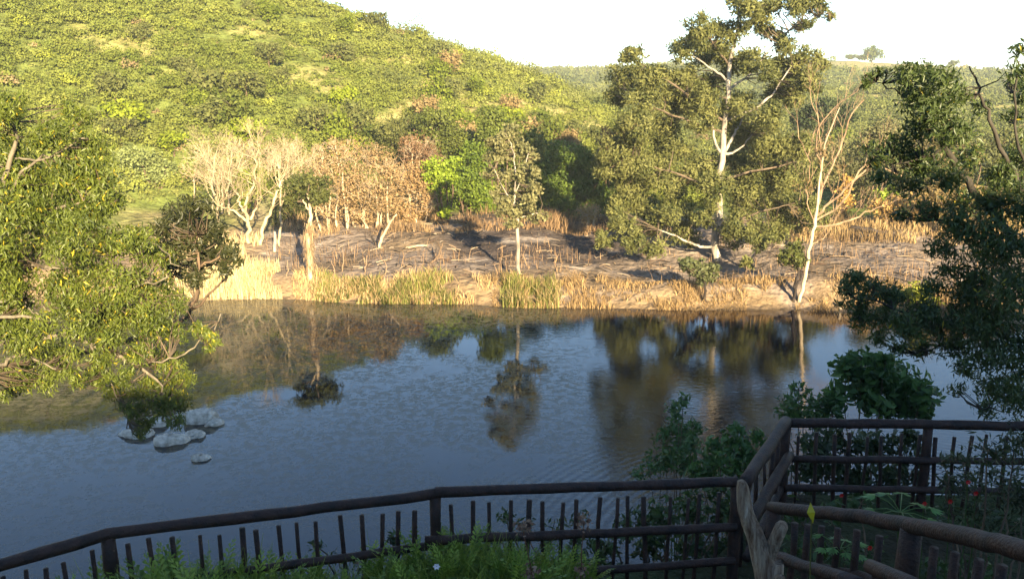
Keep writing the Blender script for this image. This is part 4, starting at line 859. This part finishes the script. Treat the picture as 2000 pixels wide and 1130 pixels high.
tree('olive_tree', 'small dark olive-leaved tree at the right edge of the big left-hand tree, over the water', 'tree', bx2,
    [[(-300, 900, 10, 13), (-60, 740, 8, 13.6), (150, 690, 7, 14.2), (290, 650, 6, 14.7), (355, 622, 5), (385, 570, 4), (392, 520, 3), (385, 460, 2)], [(372, 605, 3), (400, 585, 2.6), (425, 562, 2.2), (440, 545, 1.6)], [(392, 520, 2.5), (430, 500, 2)]],
    [(345, 415, 30), (385, 402, 26), (410, 445, 34), (360, 470, 38), (425, 485, 32), (450, 505, 22), (395, 510, 34), (315, 440, 26), (340, 520, 26), (375, 545, 22), (440, 530, 14), (325, 490, 28), (360, 430, 28)],
    15.0, 2200, 0.12, 0.035, (0.020, 0.026, 0.008), (0.065, 0.070, 0.022), M_bark, jit=0.8, seed=52, tr=(0.012, 0.005), leaf=M_leaf_near, sub=0.28, droop=0.5, kmul=1.3, maxd=1.5)

YR = 10.5; bx = np.array([8.4, 11.2, 0.0]); bx[2] = NB(bx[0], bx[1])
DG, DG2 = (0.030, 0.048, 0.013), (0.095, 0.130, 0.034)
tree('shade_tree', 'dark drooping tree filling the right edge, leaning stems crossing the sky', 'tree', bx,
    [[(2400, 1100, 22), (2300, 900, 20), (2180, 720, 16), (2080, 580, 12), (2000, 490, 9), (1958, 440, 8), (1905, 370, 7), (1850, 290, 6), (1805, 215, 4.5), (1770, 165, 2.5)],
     [(2080, 580, 6.8), (2030, 440, 5.2), (1990, 360, 4.5), (1955, 290, 4.1), (1928, 220, 3.0), (1910, 170, 2.2), (1893, 130, 1.2)], [(2180, 720, 6.8), (2080, 690, 5.2), (1980, 660, 4.5), (1900, 640, 3.8), (1820, 620, 3.0), (1740, 600, 2.2), (1660, 575, 1.5)],
     [(2000, 490, 3.8), (1930, 480, 3.0), (1870, 450, 2.2), (1830, 430, 1.5)], [(2030, 440, 3.8), (2000, 330, 3.0), (1985, 240, 2.2), (1990, 120, 1.5)], [(1850, 290, 2.2), (1790, 310, 1.9), (1730, 320, 1.5), (1690, 330, 0.9)], [(1805, 215, 1.9), (1760, 180, 1.5), (1710, 160, 0.9)],
     [(2080, 690, 4.5), (2000, 720, 3.8), (1950, 770, 3.0), (1920, 800, 1.5)], [(1900, 640, 2.2), (1850, 670, 1.9), (1790, 690, 1.2)]],
    [(1820, 560, 26), (1835, 480, 24), (1810, 410, 22), (1760, 420, 14), (1955, 350, 26), (1800, 330, 26), (1900, 560, 34), (1870, 760, 16), (1640, 590, 12), (1995, 95, 16), (1985, 140, 20), (2010, 180, 30), (1975, 165, 12), (1765, 150, 24), (1800, 148, 28), (1838, 155, 26), (1870, 185, 22), (1790, 190, 32), (1830, 215, 36), (1855, 260, 34), (1800, 255, 28), (1755, 290, 30), (1718, 315, 22), (1790, 320, 30),
     (1890, 310, 26), (1845, 340, 32), (1775, 365, 24), (1720, 345, 18), (1700, 290, 14), (1700, 152, 12), (1722, 140, 12), (1690, 165, 8), (1980, 225, 18), (2000, 300, 34), (1960, 330, 20), (1915, 210, 14), (1995, 400, 44), (1935, 400, 30), (1880, 400, 30), (1860, 440, 28), (1910, 465, 38), (1965, 470, 48), (1925, 530, 46),
     (1860, 520, 26), (1985, 560, 52), (1890, 590, 36), (1950, 620, 50), (1990, 690, 52), (1930, 690, 40), (1990, 770, 40), (1950, 760, 34), (1925, 800, 20), (1670, 545, 22), (1650, 565, 16), (1700, 560, 24), (1740, 580, 28), (1680, 590, 24), (1680, 625, 22), (1720, 620, 30),
     (1765, 635, 32), (1810, 610, 30), (1840, 640, 32), (1800, 680, 22), (1755, 680, 18), (1860, 680, 28), (1890, 720, 22), (1895, 640, 32), (1720, 660, 18), (2010, 850, 36)],
    YR, 4800, 0.085, 0.022, DG, DG2, M_dark, twm=M_dark, jit=0.7, seed=53, tr=(0.009, 0.004), leaf=M_leaf_near, sub=0.36, droop=0.8, yellow=0.008, kmul=1.7, wob=0.02, maxd=0.42)

# ------------------------------------------------------------------ near bank shrubs
def nearbush(name, label, blobs, Yc, ca, cb, seed, dens=900, L=0.13, W=0.05, group=None, jit=0.4, droop=0.2, kmul=1.1, sub=0.3, cat='shrub', yb=None, yellow=0.0):
    BL = blobs_px(blobs, Yc, jit, seed); mx = np.mean([c[0] for c, R in BL]); yb = yb or Yc
    b0 = np.array([mx, yb, NB(mx, yb)]); o = empty(name, b0, label, cat, group); tb = MB(); fb = MB(); LL = []
    for c, R in BL:
        ft = np.array([mx + (c[0] - mx) * 0.5, yb, 0]); ft[2] = NB(ft[0], ft[1]) - 0.05
        a, b = smoothline([ft, (ft + c) / 2 + np.array([0.03, 0, 0.08]), c], [0.014, 0.010, 0.005], 4, 0.02); tube(tb, a, b, 5, cap=False); LL.append(a)
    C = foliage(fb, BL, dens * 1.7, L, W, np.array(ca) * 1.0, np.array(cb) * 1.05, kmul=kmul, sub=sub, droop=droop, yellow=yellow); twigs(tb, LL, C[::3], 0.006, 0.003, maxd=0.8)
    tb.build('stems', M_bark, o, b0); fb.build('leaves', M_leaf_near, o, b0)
    return o
NG, NG2 = (0.035, 0.075, 0.018), (0.10, 0.18, 0.045)
nearbush('broadleaf_shrub', 'broad green shrub with glossy leaves standing above the far top rail', [(1680, 745, 38), (1720, 730, 40), (1760, 745, 40), (1795, 770, 30), (1700, 780, 38), (1750, 790, 36), (1790, 800, 26), (1650, 720, 26), (1640, 770, 30), (1680, 700, 20), (1730, 700, 16)], 13.0, NG, NG2, 61, 700, 0.17, 0.075)
nearbush('broadleaf_shrub', 'lower leafy shrub left of the broad glossy shrub, behind the fence corner', [(1540, 790, 26), (1570, 800, 28), (1600, 790, 28), (1560, 760, 20), (1625, 810, 26), (1590, 820, 22), (1530, 810, 18)], 12.6, NG, (0.08, 0.14, 0.035), 62, 700, 0.13, 0.05)
nearbush('tall_shrub', 'tall feathery green shrub rising alone over the rippled water', [(1325, 800, 22), (1335, 780, 14), (1330, 840, 30), (1315, 880, 34), (1350, 870, 26), (1290, 900, 28), (1340, 905, 34), (1270, 925, 26), (1385, 930, 30), (1360, 835, 18), (1300, 850, 20)], 13.2, NG, (0.09, 0.16, 0.045), 63, 620, 0.13, 0.04, droop=-0.3)
nearbush('broadleaf_shrub', 'leafy shrub with pale-backed leaves directly left of the sloping corner rail', [(1400, 870, 26), (1430, 860, 26), (1460, 880, 28), (1390, 900, 28), (1425, 905, 30), (1465, 915, 24), (1370, 920, 24), (1440, 835, 16), (1480, 850, 18)], 11.2, NG, NG2, 64, 700, 0.13, 0.06)
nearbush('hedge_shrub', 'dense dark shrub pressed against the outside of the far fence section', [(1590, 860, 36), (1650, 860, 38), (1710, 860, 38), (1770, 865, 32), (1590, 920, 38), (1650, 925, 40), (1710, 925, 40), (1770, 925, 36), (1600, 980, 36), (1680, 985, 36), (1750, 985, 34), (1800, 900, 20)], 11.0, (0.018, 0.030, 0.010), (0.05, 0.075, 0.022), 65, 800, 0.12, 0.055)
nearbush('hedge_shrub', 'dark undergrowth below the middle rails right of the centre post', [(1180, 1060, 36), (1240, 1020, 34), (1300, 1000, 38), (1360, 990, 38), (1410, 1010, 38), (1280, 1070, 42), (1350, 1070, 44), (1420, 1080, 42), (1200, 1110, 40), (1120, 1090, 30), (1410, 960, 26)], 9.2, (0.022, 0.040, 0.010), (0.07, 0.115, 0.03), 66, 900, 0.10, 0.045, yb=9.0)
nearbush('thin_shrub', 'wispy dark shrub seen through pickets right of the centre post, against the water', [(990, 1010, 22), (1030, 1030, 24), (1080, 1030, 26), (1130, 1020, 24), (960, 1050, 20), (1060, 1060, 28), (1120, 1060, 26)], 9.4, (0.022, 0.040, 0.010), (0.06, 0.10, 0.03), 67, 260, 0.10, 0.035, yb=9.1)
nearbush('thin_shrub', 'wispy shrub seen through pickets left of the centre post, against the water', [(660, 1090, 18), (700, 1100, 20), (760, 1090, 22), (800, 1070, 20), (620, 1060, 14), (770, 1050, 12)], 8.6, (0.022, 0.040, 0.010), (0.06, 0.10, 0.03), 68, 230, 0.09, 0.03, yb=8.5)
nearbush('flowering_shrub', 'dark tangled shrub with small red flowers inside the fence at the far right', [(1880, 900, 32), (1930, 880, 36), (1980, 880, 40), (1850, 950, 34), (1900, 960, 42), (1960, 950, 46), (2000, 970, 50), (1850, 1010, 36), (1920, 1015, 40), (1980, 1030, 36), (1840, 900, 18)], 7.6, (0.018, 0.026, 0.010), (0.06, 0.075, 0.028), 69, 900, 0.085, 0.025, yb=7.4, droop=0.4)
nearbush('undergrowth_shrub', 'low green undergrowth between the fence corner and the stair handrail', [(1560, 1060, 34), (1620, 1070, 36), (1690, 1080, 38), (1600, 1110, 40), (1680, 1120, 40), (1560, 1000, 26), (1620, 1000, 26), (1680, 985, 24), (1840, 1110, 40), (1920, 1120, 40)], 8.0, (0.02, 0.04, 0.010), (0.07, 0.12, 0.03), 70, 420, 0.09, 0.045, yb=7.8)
# red flowers
def flower(px, py, Y, col, label, cat='flower', rad=0.028, n=6, group=None):
    c = P(px, py, Y); z0 = NB(c[0], c[1]); o = empty('flower', (c[0], c[1], z0), label, cat, group); b0 = np.array([c[0], c[1], z0])
    m = MB(); a, b = smoothline([b0 - np.array([0, 0, .02]), (b0 + c) / 2 + np.array([0.03, 0, 0]), c], [0.006, 0.005, 0.004], 4, 0.004); tube(m, a, b, 5, (0.05, 0.09, 0.02), cap=False); m.build('stem', M_leaf_near, o, b0)
    m = MB()
    for k in range(n):
        a = k / n * 6.283; d = np.array([math.cos(a), -0.5, math.sin(a)]); d /= np.linalg.norm(d); s_ = np.cross(d, [0, 1, 0]); s_ /= np.linalg.norm(s_)
        m.add([c, c + d * rad * .6 + s_ * rad * .42, c + d * rad * 1.25, c + d * rad * .6 - s_ * rad * .42], [[0, 1, 2, 3]], col)
    m.build('petals', M_leaf_near, o, b0); return o
RED = (0.45, 0.012, 0.010)
for px, py, Y, where in ((1643, 966, 7.8, 'red bloom in front of the lowest far rail, left of the bright leafy plant'), (1855, 978, 7.1, 'red bloom low in the dark tangled shrub, nearest the bright leafy plant'), (1905, 962, 7.1, 'red bloom deep inside the dark tangled shrub, right of its neighbour'), (1890, 940, 7.1, 'highest red bloom in the dark tangled shrub'), (1698, 1068, 6.6, 'red bloom low between the stair handrail pickets'), (1805, 982, 7.2, 'dull red bloom just right of the bright leafy plant')):
    flower(px, py, Y, RED, where, group='red flowers near the stairs', rad=0.022)
flower(853, 1104, 6.9, (0.75, 0.72, 0.78), 'pale lilac-white flower among the ferns below the centre post', rad=0.030)

# bright leafy plant with lobed leaves
def palmplant(label, px, py, Y, n=9, R=0.28):
    c = P(px, py, Y); b0 = np.array([c[0], c[1], NB(c[0], c[1])]); o = empty('leafy_plant', b0, label, 'plant')
    m = MB(); a, b = smoothline([b0, (b0 + c) / 2 + np.array([0.02, 0, 0]), c], [0.014, 0.012, 0.010], 4, 0.004); tube(m, a, b, 6, (0.06, 0.10, 0.03)); m.build('stem', M_leaf_near, o, b0)
    for k in range(n):
        m = MB(); a = k / n * 6.283 + random.uniform(-.2, .2); el = random.uniform(0.0, 0.55); L = R * random.uniform(0.7, 1.0)
        d = np.array([math.cos(a) * math.cos(el), math.sin(a) * math.cos(el), math.sin(el)]); t = c + d * L
        tube(m, [c, c + d * L * .5 + np.array([0, 0, .02]), t], 0.004, 4, (0.10, 0.17, 0.04), cap=False)
        for q in range(7):
            b = a + (q - 3) * 0.42; dl = np.array([math.cos(b), math.sin(b), -0.25 - 0.1 * random.random()]); l2 = R * 0.5 * (1 - 0.1 * abs(q - 3)); s_ = np.cross(dl, [0, 0, 1]); s_ /= np.linalg.norm(s_)
            m.add([t, t + dl * l2 * .5 + s_ * l2 * .17, t + dl * l2, t + dl * l2 * .5 - s_ * l2 * .17], [[0, 1, 2, 3]], np.array([0.10, 0.21, 0.045]) * random.uniform(.7, 1.2))
        m.build('leaf', M_leaf_near, o, b0)
palmplant('bright green plant with spreading lobed leaves above the stair handrail', 1758, 1000, 6.9, 10, 0.26)
palmplant('green lobed-leaf plant half hidden behind the stair handrail pickets', 1640, 1075, 6.4, 8, 0.18)

# yellowing stalk in front of the handrail
b0 = P(1590, 1200, 5.6); b0[2] = TZ; o = empty('yellow_leaf_stalk', b0, 'thin stalk bearing one yellow leaf crossing in front of the handrail', 'plant')
m = MB(); tp = P(1585, 1010, 5.6); tube(m, [b0, (b0 + tp) / 2 + np.array([0.01, 0, 0]), tp], [0.007, 0.006, 0.004], 5, (0.12, 0.12, 0.03), cap=False); m.build('stem', M_leaf_near, o, b0)
m = MB(); q = [P(1588, 1022, 5.6), P(1576, 1000, 5.6), P(1583, 980, 5.62), P(1592, 1000, 5.57)]; m.add(q, [[0, 1, 2, 3]], (0.34, 0.32, 0.02)); m.build('leaf', M_leaf_near, o, b0)

# ferns inside the fence
fm = MB()
def fern(x, y, h, n, seed, cols=((0.11, 0.17, 0.02), (0.27, 0.34, 0.05))):
    rg = random.Random(seed); z0 = NB(x, y); b0 = np.array([x, y, z0]); m = fm
    for k in range(n):
        a = rg.uniform(0, 6.283); Lf = h * rg.uniform(0.7, 1.15); ln = rg.uniform(0.15, 0.65); H = np.array([math.cos(a), math.sin(a), 0]); S = np.array([-math.sin(a), math.cos(a), 0])
        col = np.array(cols[0]) + (np.array(cols[1]) - np.array(cols[0])) * rg.random(); N = 16; prev = None; pts = []
        for i in range(N + 1):
            t = i / N; pts.append(b0 + np.array([0, 0, 1]) * Lf * (t - 0.45 * ln * t ** 3) + H * Lf * ln * t ** 1.8)
        pts = np.array(pts); tube(m, pts[::2], np.linspace(0.004, 0.0015, len(pts[::2])), 3, col * 0.7, cap=False)
        V = []; 
        for i in range(3, N):
            t = i / N; T = pts[i + 1] - pts[i - 1]; T = T / np.linalg.norm(T); wl = Lf * 0.13 * math.sin(min(1, (1 - t) * 1.5) * 1.57) + 0.006
            for sg in (-1, 1):
                d = S * sg + T * 0.55 + np.array([0, 0, -0.15 + rg.uniform(-.15, .15)]); d /= np.linalg.norm(d); q = pts[i]; e = T * Lf / N * 0.42
                V += [q - e, q + d * wl * .55 - e * .8, q + d * wl, q + d * wl * .5 + e * .9]
        V = np.array(V); m.add(V, np.arange(len(V)).reshape(-1, 4), col)
for i in range(150):
    px = random.uniform(10, 1180); Yb = 7.0
    for it in range(4):
        x = (px - 1000) / F * Yb * 1.10; Yb = float(np.interp(x, FX, FY)) - 0.12 - (i % 5) * 0.13
    tall = float(np.interp(px, [0, 150, 300, 450, 600, 750, 900, 1000, 1100, 1180], [0.78, 0.86, 0.88, 0.84, 0.62, 0.66, 0.78, 0.74, 0.56, 0.42]))
    fern(x, Yb, tall * random.uniform(0.7, 1.1), 13, 200 + i, ((0.11, 0.18, 0.02), (0.27, 0.36, 0.05)))
q = []
for i in range(2600):
    px = random.uniform(20, 1160); x = (px - 1000) / F * 7.4; yb = float(np.interp(x, FX, FY)) - random.uniform(0.1, 0.7); q.append((x, yb, NB(x, yb)))
q = np.array(q); qp = 1000 + F * q[:, 0] / 7.4; hh = np.interp(qp, [0, 150, 300, 450, 600, 750, 900, 1000, 1100, 1180], [0.78, 0.86, 0.88, 0.84, 0.66, 0.70, 0.82, 0.78, 0.60, 0.42])
blades(fm, q, hh * RNG.uniform(0.5, 1.0, len(q)), 0.014, mixcol((0.10, 0.15, 0.02), (0.32, 0.38, 0.07), len(q)), 0.7)
tag(fm.build('fern_bed', M_leaf_near), 'bed of bright green ferns massed along the inside foot of the log fence', 'ferns', kind='stuff')

# dried flower stalks
for k, (px, py, tx, ty) in enumerate(((1060, 1200, 1022, 1030), (1110, 1200, 1140, 1020))):
    Y = 6.7; a_ = P(px, 1230, Y); a_[2] = TZ; tpt = P(tx, ty, Y); o = empty('dried_stalk', a_, ['dried brown flower stalk leaning left over the ferns right of the centre post', 'dried brown flower stalk leaning right with a knobbly seed head at the middle rail'][k], 'dried plant')
    m = MB(); pts, rd = smoothline([a_, (a_ + tpt) / 2 + np.array([0.02, 0, 0.02]), tpt], [0.008, 0.006, 0.004], 6, 0.006); tube(m, pts, rd, 5, (0.14, 0.07, 0.045), cap=False); m.build('stem', M_dry, o, a_)
    m = MB(); C = np.concatenate([tpt + RNG.normal(size=(60, 3)) * 0.035, pts[-5] + RNG.normal(size=(50, 3)) * 0.035, pts[-8] + RNG.normal(size=(30, 3)) * 0.03])
    leaves(m, C, 0.04, 0.025, mixcol((0.10, 0.05, 0.035), (0.32, 0.22, 0.15), len(C)), 0.2); m.build('seed_head', M_dry, o, a_)

# ------------------------------------------------------------------ evening haze
hm, t, b = newmat('haze_air'); t.nodes.remove(b)
v = t.nodes.new('ShaderNodeVolumePrincipled'); v.inputs['Density'].default_value = 0.00036; v.inputs['Color'].default_value = (0.92, 1.0, 1.0, 1); v.inputs['Anisotropy'].default_value = 0.0
t.links.new(v.outputs[0], t.nodes['Material Output'].inputs['Volume'])
HX, HY0, HY1, HZ0, HZ1 = 760, -120, 1100, -5, 110
m = MB(); m.add([(-HX, HY0, HZ0), (HX, HY0, HZ0), (HX, HY1, HZ0), (-HX, HY1, HZ0), (-HX, HY0, HZ1), (HX, HY0, HZ1), (HX, HY1, HZ1), (-HX, HY1, HZ1)],
                [[0, 3, 2, 1], [4, 5, 6, 7], [0, 1, 5, 4], [1, 2, 6, 5], [2, 3, 7, 6], [3, 0, 4, 7]])
tag(m.build('haze', hm), 'thin warm evening haze filling the valley', 'haze', kind='stuff')
